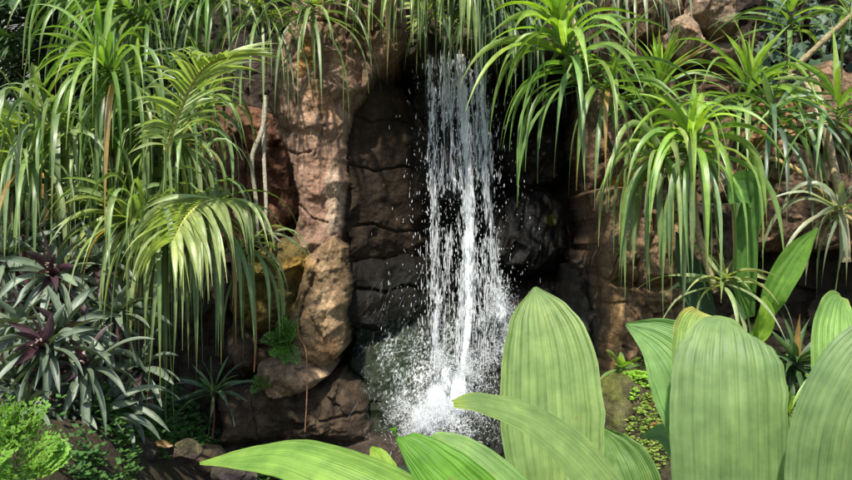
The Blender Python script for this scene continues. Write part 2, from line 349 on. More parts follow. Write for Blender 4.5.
# polygon (nominal photo px), depth, edge roundness px, tilt per px (du, dv), colour, wetness
STONES = [
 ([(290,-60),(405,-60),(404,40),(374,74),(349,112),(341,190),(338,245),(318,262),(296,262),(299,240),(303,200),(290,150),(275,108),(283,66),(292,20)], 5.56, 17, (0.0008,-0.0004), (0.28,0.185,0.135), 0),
 ([(336,70),(400,76),(426,120),(436,200),(436,262),(338,266),(332,180)], 6.02, 14, (0.0056,0.0002), (0.028,.019,.012), .35),  # dark colour carries the pillar's shade as well as wet rock
 ([(334,258),(436,256),(440,330),(392,336),(340,326)], 6.0, 12, (0.0045,-0.001), (0.009,.008,.006), .75),  # near black: wet rock with the shade beside the pillar painted in
 ([(120,96),(212,92),(285,106),(298,200),(270,242),(215,254),(120,240)], 6.15, 8, (0,0), RD, 0),
 ([(312,262),(338,240),(345,250),(350,290),(346,345),(328,362),(302,350),(298,322),(308,285)], 5.36, 11, (0.001,0), OC, 0),
 ([(250,256),(285,240),(318,240),(326,246),(308,284),(298,320),(262,328),(238,318),(236,285)], 5.52, 11, (0,0), MS, .2),
 ([(232,322),(264,330),(298,322),(304,350),(276,358),(240,378),(226,350)], 5.62, 8, (0,-0.001), (0.09,.06,.036), .1),
 ([(270,356),(300,350),(324,362),(334,368),(318,378),(298,387),(280,387),(267,372)], 5.28, 8, (0,0), TN, 0),
 ([(226,392),(270,380),(300,390),(345,376),(366,392),(372,432),(330,436),(232,432)], 5.42, 9, (0.0006,-0.0015), (0.062,.045,.030), .35),
 ([(190,436),(330,436),(400,432),(424,560),(150,560)], 5.34, 8, (0,-0.001), DK, .4),
 ([(20,250),(120,244),(232,256),(238,318),(226,350),(240,378),(222,392),(190,436),(150,560),(-260,560),(-260,240)], 5.95, 12, (0,-0.001), (0.05,.038,.028), .1),
 ([(396,24),(450,18),(604,24),(604,46),(560,50),(500,54),(450,46),(400,50)], 6.02, 5, (0,0), (0.06,.05,.035), .5),
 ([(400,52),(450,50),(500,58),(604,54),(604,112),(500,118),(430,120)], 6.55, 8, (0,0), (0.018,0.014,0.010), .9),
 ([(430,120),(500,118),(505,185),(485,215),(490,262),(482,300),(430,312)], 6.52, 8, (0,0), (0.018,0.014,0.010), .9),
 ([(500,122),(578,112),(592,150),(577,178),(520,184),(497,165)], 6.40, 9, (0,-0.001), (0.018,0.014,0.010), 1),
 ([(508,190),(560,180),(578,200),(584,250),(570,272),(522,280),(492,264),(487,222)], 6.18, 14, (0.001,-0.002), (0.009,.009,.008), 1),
 ([(484,284),(524,282),(580,275),(592,330),(588,420),(480,420)], 6.25, 9, (0,-0.002), (0.030,.022,.016), .8),
 ([(340,318),(432,312),(482,300),(520,360),(560,400),(560,560),(424,560),(372,436),(366,390),(350,374),(346,345)], 5.84, 8, (0.0004,-0.0042), (0.013,.019,.009), 1),
 ([(578,268),(602,262),(608,380),(600,410),(565,410),(570,330)], 5.95, 8, (0,-0.002), GY, .6),
 ([(598,194),(640,188),(694,196),(702,250),(698,282),(650,286),(604,276)], 5.66, 9, (-0.0005,0), (.20,.135,.085), 0),
 ([(604,278),(650,288),(698,284),(706,330),(700,400),(612,400),(606,340)], 5.60, 8, (-0.0005,-0.001), (0.19,.125,.070), 0),
 ([(590,84),(622,70),(648,92),(650,150),(640,188),(600,192),(588,150)], 6.1, 9, (0,0), BR, 0),
 ([(650,70),(700,60),(724,110),(720,160),(700,196),(642,188),(652,150)], 6.2, 9, (0,0), (0.11,.08,.05), 0),
 ([(684,8),(700,2),(716,12),(724,34),(716,46),(694,49),(683,36)], 5.98, 8, (0,0), (0.34,.25,.175), 0),
 ([(706,-30),(760,-30),(758,14),(738,23),(722,14),(704,4)], 6.02, 8, (0,0), (0.30,.225,.16), 0),
 ([(726,24),(742,24),(762,18),(766,48),(740,52),(726,42)], 6.1, 7, (0,0), (0.26,.20,.14), 0),
 ([(655,-30),(702,-30),(700,0),(682,6),(676,22),(655,22)], 6.08, 7, (0,0), BR, 0),
 ([(668,26),(682,24),(682,44),(690,52),(672,54)], 6.08, 6, (0,0), TN, 0),
 ([(600,-40),(652,-40),(654,30),(668,56),(640,70),(604,80)], 6.1, 8, (0,0), BR, 0),
 ([(692,52),(724,48),(764,52),(766,100),(728,110),(704,84)], 6.25, 8, (0,0), BR, 0),
 ([(768,96),(796,82),(812,92),(820,124),(806,146),(780,156),(762,132)], 5.95, 11, (0,0), (0.33,.19,.095), 0),
 ([(824,66),(850,56),(900,60),(930,130),(860,146),(830,128)], 5.95, 11, (0,0), (0.20,.135,.085), 0),
 ([(724,112),(764,104),(762,134),(780,158),(770,200),(726,196)], 6.15, 9, (0,0), BR, 0),
 ([(774,200),(782,158),(820,132),(850,148),(900,150),(960,250),(770,250)], 6.1, 10, (0,0), (0.13,.085,.055), 0),
 ([(704,198),(770,204),(768,250),(764,400),(706,400)], 6.0, 10, (0,0), (0.06,.045,.03), 0),
 ([(766,256),(970,256),(970,420),(766,420)], 6.6, 12, (0,-0.001), (0.030,.024,.017), .2),
 ([(768,-60),(980,-60),(980,56),(848,54),(826,62),(800,78),(768,92)], 6.6, 10, (0,0), DK, 0),
]
# courses of plain stones beyond what is listed: cliff carries on above and to the right
r2 = random.Random(5)
for j in range(-5, 0):
    for i in range(1, 16):
        u0 = 120 + i * 78 + r2.uniform(-12, 12) + (j % 2) * 35; v0 = -60 + j * 56
        STONES.append(([(u0, v0 + 3), (u0 + 72, v0 - 2), (u0 + 76, v0 + 52), (u0 + 4, v0 + 53)], 6.1 - j * 0.34 + r2.uniform(-.15, .15), 9, (0, 0), BR, 0))
for j in range(12):
    for i in range(4):
        u0 = 978 + i * 90 + (j % 2) * 30; v0 = -60 + j * 52
        STONES.append(([(u0, v0), (u0 + 84, v0 - 2), (u0 + 86, v0 + 48), (u0 + 3, v0 + 49)], 6.1 + i * 0.3 + r2.uniform(-.15, .15), 10, (0, 0), BR, 0))
CRACKS = [
 ([(345,163),(372,168),(400,163),(436,170)], .9, .03), ([(352,228),(370,224),(395,232),(434,231)], 1.0, .035), ([(350,292),(385,296),(410,290),(438,298)], 1.3, .05),  # extra cracks inside stones: polyline, width px, depth m
 ([(283,150),(300,160),(312,156)], 0.9, .03), ([(300,205),(318,222),(330,226)], 0.8, .025),
 ([(297,200),(288,215),(272,228)], 1.6, .08), ([(322,75),(318,100),(326,130),(316,160)], .8, .02),
 ([(326,262),(320,285),(312,305),(309,325)], 1.4, .06), ([(604,305),(625,300),(640,330),(660,345)], 1.1, .04),
 ([(610,200),(618,240),(612,276)], .9, .03), ([(640,190),(648,230),(640,285)], 1.0, .04), ([(620,345),(645,360),(690,352)], 1.2, .05),
 ([(215,120),(240,150),(236,190),(255,225)], 1.2, .05), ([(300,400),(330,410),(380,404)], 1.1, .03), ([(262,395),(270,430)], .9, .03),
 ([(340,10),(352,40),(345,70)], 1.2, .04), ([(300,30),(330,24),(372,34),(405,28)], 1.3, .05), ([(345,110),(370,118),(400,112),(425,124)], 1, .03)]

uu = np.unique(np.concatenate([np.arange(-260, 0, 6.), np.arange(0, 190, 1.9), np.arange(190, 880, 1.12), np.arange(880, 1300, 5.)]))
vv = np.unique(np.concatenate([np.arange(-330, -50, 5.), np.arange(-50, 470, 1.12), np.arange(470, 560, 4.)]))
U, V = np.meshgrid(uu, vv)
pw = np.stack([U * .022, V * .022, 0 * U], -1)
Uw = U + 7 * fbm(pw, 4) ; Vw = V + 7 * fbm(pw + 31.7, 4)
Uw += 1.6 * fbm(np.stack([U * .14, V * .14, 0 * U + 5], -1), 3); Vw += 1.6 * fbm(np.stack([U * .14, V * .14, 0 * U + 9], -1), 3)
def sdf(poly, x, y):
    """positive inside, px"""
    p = np.array(poly, float); n = len(p); d = np.full(x.shape, 1e9); ins = np.zeros(x.shape, bool)
    for i in range(n):
        a, b = p[i], p[(i + 1) % n]; e = b - a
        wx, wy = x - a[0], y - a[1]
        t = np.clip((wx * e[0] + wy * e[1]) / (e @ e), 0, 1)
        d = np.minimum(d, (wx - e[0] * t) ** 2 + (wy - e[1] * t) ** 2)
        c = ((a[1] > y) != (b[1] > y)) & (x < (b[0] - a[0]) * (y - a[1]) / (b[1] - a[1] + 1e-12) + a[0])
        ins ^= c
    return np.where(ins, np.sqrt(d), -np.sqrt(d))
BACK = 6.75 + 0 * U
BACK = BACK + np.clip(-30 - V, 0, None) * 0.0062
D = BACK.copy(); C = np.zeros(U.shape + (4,)); C[..., :3] = DK; C[..., 3] = .3
cellid = np.zeros(U.shape, int)
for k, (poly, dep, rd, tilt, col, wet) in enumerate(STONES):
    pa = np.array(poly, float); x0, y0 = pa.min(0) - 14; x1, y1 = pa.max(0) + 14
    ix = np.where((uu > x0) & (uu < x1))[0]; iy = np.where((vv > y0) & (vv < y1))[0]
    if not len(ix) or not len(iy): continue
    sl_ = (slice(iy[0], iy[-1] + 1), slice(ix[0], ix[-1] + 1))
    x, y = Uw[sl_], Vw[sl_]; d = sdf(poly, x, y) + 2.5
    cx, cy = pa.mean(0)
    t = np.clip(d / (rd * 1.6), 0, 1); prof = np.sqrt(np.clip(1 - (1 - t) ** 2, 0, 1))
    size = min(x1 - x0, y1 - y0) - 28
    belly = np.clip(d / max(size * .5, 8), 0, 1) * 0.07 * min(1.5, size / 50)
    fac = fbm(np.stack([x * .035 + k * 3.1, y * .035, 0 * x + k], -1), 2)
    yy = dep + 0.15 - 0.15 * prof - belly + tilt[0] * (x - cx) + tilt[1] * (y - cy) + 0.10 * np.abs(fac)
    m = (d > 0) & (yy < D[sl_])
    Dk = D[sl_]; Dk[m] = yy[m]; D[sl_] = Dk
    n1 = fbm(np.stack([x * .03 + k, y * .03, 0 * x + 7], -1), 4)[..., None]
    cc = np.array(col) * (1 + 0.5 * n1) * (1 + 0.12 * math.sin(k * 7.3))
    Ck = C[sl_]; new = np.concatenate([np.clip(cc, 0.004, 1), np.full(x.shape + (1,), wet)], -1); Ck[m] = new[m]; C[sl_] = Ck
for poly, wd, dp in CRACKS:
    for a, b in zip(poly[:-1], poly[1:]):
        a, b = np.array(a, float), np.array(b, float); e = b - a
        t = np.clip(((Uw - a[0]) * e[0] + (Vw - a[1]) * e[1]) / (e @ e), 0, 1)
        dd = np.hypot(Uw - a[0] - e[0] * t, Vw - a[1] - e[1] * t)
        D += dp * np.exp(-(dd / wd) ** 2)
# relief: chipped facets, pits and grain
Xc, Zc = (U - 426) * K, CAMZ + (240 - V) * K
q = np.stack([Xc, D, Zc], -1)
rg = 1 - np.abs(fbm(q * 2.6, 4))
calm = 1 - 0.62 * ss(346, 362, U) * ss(612, 596, U) * ss(90, 110, V)
D += calm * (-0.06 * rg + 0.05 * fbm(q * 7.5, 5, .55)) + 0.012 * calm * fbm(q * 34, 3, .6)
pil = ss(85, 130, V) * ss(262, 280, U) * ss(352, 340, U) * ss(270, 250, V)
D += pil * .085 * np.abs(fbm(np.stack([U * .075 + V * .010, V * .010, 0 * U + 8], -1), 5, .6)) - .02 * pil
calm = np.minimum(calm, 1 - .8 * pil)
# chiselled cells: each cell is its own tilted plane
pts = rng.uniform([100, -60], [900, 470], (420, 2)); tl = rng.normal(0, 0.0022, (420, 2))
best = np.full(U.shape, 1e9); off = np.zeros(U.shape)
for (a, b), (ta, tb) in zip(pts, tl):
    ix = np.where(np.abs(uu - a) < 60)[0]; iy = np.where(np.abs(vv - b) < 60)[0]
    if not len(ix) or not len(iy): continue
    s_ = (slice(iy[0], iy[-1] + 1), slice(ix[0], ix[-1] + 1))
    x, y = Uw[s_] - a, Vw[s_] - b; r = x * x + y * y; m = r < best[s_]
    bb = best[s_]; bb[m] = r[m]; best[s_] = bb; oo = off[s_]; oo[m] = (ta * x + tb * y)[m]; off[s_] = oo
D += np.clip(off, -.05, .05) * calm ** 3
steak = fbm(np.stack([U * .16 + V * .05, V * .035 - U * .015, 0 * U + 4], -1), 4)
D += .028 * steak * ss(480, 500, U) * ss(590, 575, U) * ss(110, 130, V)
# left end of the cliff turns back and away
D += ss(170, 105, U) * ss(235, 170, V) * 2.6
# colour: iron-orange and pink flushes, a painted sun highlight down the pillar's right edge, yellow moss by the left boulders, green algae where the water runs
def tint(cx, cy, rx, ry, col, amt, soft=0.5):
    n = fbm(np.stack([U * .05, V * .05, 0 * U + cx], -1), 4)
    r = np.hypot((U - cx) / rx, (V - cy) / ry) + 0.7 * n
    m = (ss(1.0, 1.0 - soft, r) * amt)[..., None]; C[..., :3] = C[..., :3] * (1 - m) + np.array(col) * m
tint(322, 190, 16, 60, (0.35, 0.21, 0.155), .65); tint(336, 205, 9, 52, (0.46, 0.36, 0.27), .85); tint(322, 105, 20, 22, (0.34, 0.20, 0.10), .6)
tint(312, 60, 14, 26, (0.32, 0.16, 0.04), .8); tint(308, 120, 14, 30, (0.33, 0.22, 0.15), .7); tint(350, 30, 40, 30, (0.17, 0.115, 0.07), .7)
tint(332, 300, 14, 40, (0.38, 0.27, 0.16), .8); tint(330, 345, 16, 14, (0.27, 0.15, 0.07), .6); tint(300, 270, 20, 16, (0.33, 0.21, 0.05), .7)  # first tint paints the sunlit right half of the lower boulder
tint(262, 290, 30, 34, (0.13, 0.11, 0.022), .6); tint(285, 305, 22, 26, (0.10, 0.085, 0.03), .6)
tint(632, 180, 12, 7, (0.36, 0.25, 0.03), .9); tint(612, 330, 7, 40, (0.34, 0.22, 0.10), .8); tint(700, 25, 12, 14, (0.36, 0.23, 0.14), .7)  # middle tint paints a lit strip on the right block's left edge
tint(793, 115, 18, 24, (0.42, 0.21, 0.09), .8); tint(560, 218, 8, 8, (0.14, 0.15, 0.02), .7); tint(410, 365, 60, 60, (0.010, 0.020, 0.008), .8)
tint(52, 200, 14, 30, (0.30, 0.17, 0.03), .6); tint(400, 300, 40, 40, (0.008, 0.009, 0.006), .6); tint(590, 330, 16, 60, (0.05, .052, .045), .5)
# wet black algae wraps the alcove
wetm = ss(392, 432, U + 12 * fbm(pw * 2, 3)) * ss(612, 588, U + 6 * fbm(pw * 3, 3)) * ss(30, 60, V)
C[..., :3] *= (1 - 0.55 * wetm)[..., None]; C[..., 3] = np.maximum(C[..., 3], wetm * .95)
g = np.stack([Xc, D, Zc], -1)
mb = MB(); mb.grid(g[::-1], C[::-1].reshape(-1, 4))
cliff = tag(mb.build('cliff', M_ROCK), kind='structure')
def cliff_y(px, py):
    """depth of the cliff face seen at photo px (px,py)"""
    y = 5.8
    for _ in range(4):
        u = 426 + (px - 426) * y / Y0; v = 240 + (py - 240) * y / Y0
        y = D[np.clip(np.searchsorted(vv, v), 0, len(vv) - 1), np.clip(np.searchsorted(uu, u), 0, len(uu) - 1)]
    return float(y)

# hill mass behind the cliff top so that nothing stands open from the side
hx, hz = np.meshgrid(np.linspace(-3.6, 9, 60), np.linspace(0, 1, 30))
hy = 7.4 + hz * 10; hh = 4.2 + hz * 1.0 + 0.3 * fbm(np.stack([hx, hy, 0 * hx], -1), 4)
hh[0] = -0.1; hy[0] = 7.3
mb = MB(); mb.grid(np.stack([hx, hy, hh], -1), (0.035, 0.04, 0.018, 1)); tag(mb.build('hill', M_SOIL), kind='structure')

# ------------------------------------------------------------------ loose boulders
def boulder(name, label, px, py, Yd, rx, ry, rz, col, seed, wet=0.0, mossy=0.0, group=None):
    r = np.random.default_rng(seed); n1, n2 = 90, 120
    th = np.linspace(0.001, math.pi - 0.001, n1)[:, None]; ph = np.linspace(0, 2 * math.pi, n2, endpoint=False)[None]
    d = np.stack([np.sin(th) * np.cos(ph), np.sin(th) * np.sin(ph), np.cos(th) + 0 * ph], -1)
    rad = np.ones(d.shape[:2])
    for _ in range(16):                                    # knock flat faces off
        nrm = r.normal(size=3); nrm /= np.linalg.norm(nrm); c = (d @ nrm); h = r.uniform(.72, .95)
        rad = np.where(c > 0.05, np.minimum(rad, h / np.maximum(c, .05)), rad)
    rad = rad + 0.10 * fbm(d * 2.2 + seed, 4) + 0.03 * fbm(d * 9 + seed, 3)
    v = d * rad[..., None] * np.array([rx, ry, rz]) + P(px, py, Yd)
    cc = np.ones(d.shape[:2] + (4,)); n = fbm(d * 2 + seed, 3)[..., None]
    base = np.array(col) * (1 + .5 * n); mm = np.clip(n * 1.5 + d[..., 2:3], 0, 1) * mossy
    cc[..., :3] = base * (1 - mm) + np.array([.11, .14, .02]) * mm; cc[..., 3] = wet
    mb = MB(); mb.grid(v, cc.reshape(-1, 4), wrap=True)
    return tag(mb.build(name, M_ROCK), label, 'boulder', group)
boulder('boulder', 'dark rounded boulder behind the foreground leaves, lime seedlings on it', 632, 412, 4.95, .26, .26, .25, (.075, .06, .045), 3, .5, .7)
boulder('boulder', 'low mossy stone at the right under the screw pine cane', 752, 372, 4.9, .30, .25, .17, (.10, .085, .05), 4, 0, .9)
boulder('boulder', 'small brown stone at the bottom among the low ground plants', 162, 470, 5.1, .12, .12, .11, (.10, .06, .035), 5, 0, .2)
boulder('boulder', 'brown cobble behind the tip of the long level broad leaf', 205, 462, 5.15, .15, .13, .12, (.07, .05, .04), 8, .2, .1)
boulder('boulder', 'orange lichen rock under the left screw pine foliage', 55, 205, 5.6, .13, .18, .28, (.27, .13, .035), 9, 0, .3)
boulder('boulder', 'yellow mossy stone on the ledge right of the alcove', 632, 180, 5.55, .10, .10, .06, (.30, .21, .03), 10, 0, .3)

for k_, (bx, by, bz_, lab_) in enumerate(((118, 468, .09, 'flat grey cobble right of the lime fern at the bottom'), (186, 452, .07, 'smallest pebble, right of the mud coloured cobble'),
        (140, 452, .08, 'mud coloured cobble beneath the lowest oyster plant'), (236, 474, .10, 'dark cobble just above the tip of the long broad leaf'))):
    boulder('boulder', lab_, bx, by, 4.6 - k_ * .05, bz_ * 1.3, bz_, bz_, (.08 - .01 * k_, .062 - .008 * k_, .045), 20 + k_, .1, .3)

# ------------------------------------------------------------------ pool
px_, py_ = np.meshgrid(np.linspace(-0.9, 0.85, 160), np.linspace(2.6, 5.9, 240))
pz = 0.03 + 0.018 * fbm(np.stack([px_ * 6, py_ * 6, 0 * px_], -1), 4)
mb = MB(); mb.grid(np.stack([px_, py_, pz], -1)); tag(mb.build('pool_water', M_POOL), kind='structure')

# ------------------------------------------------------------------ waterfall
FY = 5.92                                                   # distance of the falling curtain
def drops(mb, pos, d, ln, rad, alpha=None):
    """many spindle shaped drops: pos (n,3), direction d, length, radius"""
    n = len(pos); d = d / np.linalg.norm(d, axis=1)[:, None]
    a = np.cross(d, np.array([0.2, 1, 0.1])); a /= np.linalg.norm(a, axis=1)[:, None]; b = np.cross(d, a)
    ts = np.array([-.5, -.2, .22, .5]); rs = np.array([.12, .7, 1, .2]); th = np.arange(5) * 2 * math.pi / 5
    V_ = (pos[:, None, None] + d[:, None, None] * (ts[None, :, None, None] * ln[:, None, None, None])
          + rad[:, None, None, None] * rs[None, :, None, None] * (np.cos(th)[None, None, :, None] * a[:, None, None] + np.sin(th)[None, None, :, None] * b[:, None, None]))
    F_ = []
    for i in range(3):
        for j in range(5): F_.append([i * 5 + j, i * 5 + (j + 1) % 5, (i + 1) * 5 + (j + 1) % 5, (i + 1) * 5 + j])
    F_ = np.array(F_)[None] + np.arange(n)[:, None, None] * 20
    c = np.ones((n, 20, 4)); c[..., 3] = (1 if alpha is None else alpha[:, None])
    mb.add(V_.reshape(-1, 3), F_.reshape(-1, 4), None, c.reshape(-1, 4))
wf = thing('waterfall', P(460, 430, FY), None, None, kind='structure')
# streams: centre line px, spread px, weight
STREAMS = [([(431,54),(432,120),(434,220),(436,300),(436,400)], 2.6, .55), ([(460,54),(465,130),(469,200),(467,300),(461,400)], 4.2, 1.35),
           ([(447,56),(450,140),(452,190)], 7, .5), ([(478,60),(484,140),(489,220),(496,290),(505,330)], 2.8, .45), ([(474,60),(480,120),(484,180)], 8, .6),
           ([(450,230),(452,300),(450,390)], 12, .30), ([(480,240),(484,300),(482,380)], 10, .35)]
# curtain sheets
def sheet(cl, wd, a0, seed, dy=0.0, top=54, bot=405):
    c = np.array(cl, float); v = np.linspace(top, bot, 90)
    cx = np.interp(v, c[:, 1], c[:, 0]); s = np.linspace(-1, 1, 14)
    wv = wd * (1 + .3 * fbm(np.stack([v * .02 + seed, 0 * v, 0 * v], -1), 3))
    pxx = cx[:, None] + s[None] * wv[:, None]; Yv = FY + dy + 0.05 * fbm(np.stack([pxx * .08, v[:, None] * .01 + 0 * pxx, 0 * pxx + seed], -1), 3)
    g = np.stack([(pxx - 426) * S * Yv, Yv, CAMZ + (240 - v[:, None]) * S * Yv], -1)
    al = a0 * (1 - .75 * s[None] ** 2) * (0.85 + .35 * fbm(np.stack([v * .03, 0 * v + seed, 0 * v], -1), 3)[:, None])
    cc = np.ones(g.shape[:2] + (4,)); cc[..., 3] = al + 0 * pxx
    mb = MB(); mb.grid(g, cc.reshape(-1, 4)); return mb.build('water_sheet', M_CURTAIN, wf)
sheet([(452,54),(455,200),(458,400)], 36, .50, 1, 0.05, bot=200)
sheet(STREAMS[0][0], 6, .70, 2); sheet(STREAMS[1][0], 8, .82, 3, -.03); sheet(STREAMS[3][0], 6, .60, 4, bot=330); sheet(STREAMS[2][0], 14, .52, 5, .04, bot=200)
sheet([(470,200),(468,330),(458,400)], 6, .86, 6, -.06, 200)
mb = MB()
for cl, sp, wt in STREAMS:
    n = int(3300 * wt); c = np.array(cl, float)
    v = c[0, 1] + (c[-1, 1] - c[0, 1]) * rng.random(n)
    u = np.interp(v, c[:, 1], c[:, 0]) + rng.normal(0, 1, n) * sp * (0.6 + (v - 52) / 420)
    clump = fbm(np.stack([u * .35, v * .045, 0 * u + sp], -1), 3)
    k = clump > .05 + .12 * rng.standard_normal(n); u, v = u[k], v[k]; n = len(u)
    Yv = FY + rng.normal(0, .06, n)
    pos = np.stack([(u - 426) * S * Yv, Yv, CAMZ + (240 - v) * S * Yv], -1)
    d = np.stack([rng.normal(0, .06, n), rng.normal(0, .05, n), -np.ones(n)], -1)
    drops(mb, pos, d, rng.gamma(2.2, .019, n) + .008, rng.gamma(3, .0007, n) + .0007, rng.uniform(.25, .8, n))
for cl, sp, wt in STREAMS:                                   # long wavering threads
    c = np.array(cl, float)
    for i in range(int(24 * wt)):
        v0 = rng.uniform(c[0, 1], c[-1, 1] - 25); v = np.linspace(v0, min(c[-1, 1], v0 + rng.uniform(25, 110)), 26); o_ = rng.normal(0, sp * .8); sd_ = rng.uniform(0, 50)
        u = np.interp(v, c[:, 1], c[:, 0]) + o_ + 2.2 * fbm(np.stack([v * .04 + sd_, 0 * v + sd_, 0 * v], -1), 3); Yv = FY + rng.normal(0, .05)
        wv = rng.uniform(.0012, .0042) * np.clip(.3 + 1.1 * vnoise(np.stack([v * .13 + sd_, 0 * v, 0 * v + sd_], -1)), .1, 1.4) * ss(0, .15, np.linspace(0, 1, 26)) * ss(1.01, .8, np.linspace(0, 1, 26)) + .0002
        c0 = np.stack([(u - 426) * S * Yv, 0 * u + Yv, CAMZ + (240 - v) * S * Yv], -1); e_ = np.array([1., 0, 0])
        gg = np.stack([c0 - e_ * wv[:, None], c0 + np.array([0, -1., 0]) * wv[:, None], c0 + e_ * wv[:, None], c0 + np.array([0, 1., 0]) * wv[:, None]], 1)
        mb.grid(gg, (1, 1, 1, rng.uniform(.2, .6)), wrap=True, uv=np.zeros((26, 4, 2)))
mb.build('falling_drops', M_DROP, wf)['kind'] = 'stuff'
mb = MB()                                                    # stray spray beside the streams
n = 2400; v = 60 + 350 * rng.random(n); u = 462 + rng.normal(0, 1, n) * (17 + 20 * (v / 400)); Yv = FY + rng.normal(0, .16, n)
pos = np.stack([(u - 426) * S * Yv, Yv, CAMZ + (240 - v) * S * Yv], -1)
drops(mb, pos, np.stack([rng.normal(0, .12, n), rng.normal(0, .1, n), -np.ones(n)], -1), rng.gamma(2, .007, n) + .004, rng.gamma(2.5, .0006, n) + .0006, rng.uniform(.5, 1, n))
mb.build('fine_spray', M_DROP, wf)['kind'] = 'stuff'
mb = MB()                                                    # splash where the streams strike the sloping rock
for cx, cy, m_, sp in ((438, 410, 6500, 17), (460, 400, 4200, 14), (500, 306, 2200, 11), (424, 424, 3200, 15), (468, 374, 1800, 14), (440, 366, 1500, 10), (505, 350, 1500, 16), (404, 410, 800, 14)):
    a = rng.uniform(0, 2 * math.pi, m_); r = np.abs(rng.normal(0, 1, m_)) * sp; up = np.abs(rng.normal(0, 1, m_)) * sp * 1.2
    u = cx + np.cos(a) * r; v = cy - up + r * .9
    Yv = FY - 0.18 + np.sin(a) * .10 + (400 - v) * .0012 - ss(380, 430, v) * .25
    pos = np.stack([(u - 426) * S * Yv, Yv, CAMZ + (240 - v) * S * Yv], -1)
    d = np.stack([np.cos(a) * .8, np.sin(a) * .3, rng.normal(.2, 1, m_)], -1)
    drops(mb, pos, d, rng.gamma(2, .006, m_) + .005, rng.gamma(2.2, .00050, m_) + .0004, rng.uniform(.12, .6, m_))
mb.build('splash', M_DROP, wf)['kind'] = 'stuff'
for i_, (fx, fy, fw, fh, fa) in enumerate(((438, 404, 20, 30, .92), (458, 396, 15, 34, .86), (420, 418, 18, 20, .74), (502, 312, 12, 26, .62), (446, 380, 12, 30, .70))):
    th = np.linspace(0, 2 * math.pi, 40); rr = np.linspace(.02, 1, 14)[:, None]
    u = fx + fw * rr * np.cos(th)[None]; v = fy + fh * rr * np.sin(th)[None]; Yv = FY - .24 - .10 * (1 - rr ** 2) + .03 * fbm(np.stack([u * .1, v * .1, 0 * u + i_], -1), 3)
    cc = np.ones(u.shape + (4,)); cc[..., 3] = fa * (1 - rr ** 1.6) + .12
    m2_ = MB(); m2_.grid(np.stack([(u - 426) * S * Yv, Yv, CAMZ + (240 - v) * S * Yv], -1), cc.reshape(-1, 4)); m2_.build('foam', M_CURTAIN, wf)
mb = MB()                                                    # rills fanning over the wet rock: they follow the rock face
for i in range(200):
    u0 = rng.normal(410, 38); v0 = rng.uniform(270, 425)
    if u0 < 345 + (430 - v0) * .12 or u0 > 530: continue
    L = rng.uniform(5, 20); sl = (u0 - 470) / 200 + rng.normal(0, .22); pts = []
    for t in np.linspace(0, 1, 6):
        u = u0 + sl * L * t; v = v0 + L * t; pts.append(P(u, v, cliff_y(u, v) - .022))
    pts = np.array(pts)
    if np.abs(np.diff(pts[:, 1])).max() > .08: continue
    s_ = np.array([1, 0, .2]) * rng.uniform(.0005, .0013); tpr = np.array([.2, .8, 1, 1, .7, .1])[:, None]
    mid = pts + np.array([0, -.004, 0]); g = np.stack([pts - s_ * tpr, mid, pts + s_ * tpr], 1)
    mb.grid(g, (1, 1, 1, rng.uniform(.06, .30)))
o = mb.build('rill', M_DROP, wf); o['kind'] = 'stuff'

# film of water draped over the sloping rock, torn into fibres
un, vn = uu[(uu > 346) & (uu < 545)], vv[(vv > 262) & (vv < 440)]
UU, VV = np.meshgrid(un, vn)
su = np.clip(np.searchsorted(uu, UU), 0, len(uu) - 1); sv = np.clip(np.searchsorted(vv, VV), 0, len(vv) - 1)
Ds = D.copy()
for _ in range(60): Ds[1:-1, 1:-1] = ((Ds[:-2, 1:-1] + Ds[2:, 1:-1] + Ds[1:-1, :-2] + Ds[1:-1, 2:]) / 4)
Ds -= .02
gd = np.stack([Xc[sv, su], Ds[sv, su] - .022, Zc[sv, su]], -1)
den = .30 + .32 * np.exp(-(((UU - 440) / 42) ** 2 + ((VV - 410) / 55) ** 2)) + .12 * np.exp(-(((UU - 410) / 52) ** 2 + ((VV - 345) / 60) ** 2)) + .2 * np.exp(-(((UU - 500) / 18) ** 2 + ((VV - 320) / 40) ** 2))
den += .14 * fbm(np.stack([UU * .09 - VV * .02, VV * .02, 0 * UU + 3], -1), 3)
den *= ss(346, 372, UU - (VV - 430) * .12) * ss(545, 515, UU) * ss(270, 335, VV); den += .10 * fbm(np.stack([UU * .06, VV * .03, 0 * UU], -1), 3)
cc = np.ones(UU.shape + (4,)); cc[..., 3] = den
mb = MB(); mb.grid(gd, cc.reshape(-1, 4)); mb.build('water_sheet', M_VEIL, wf)

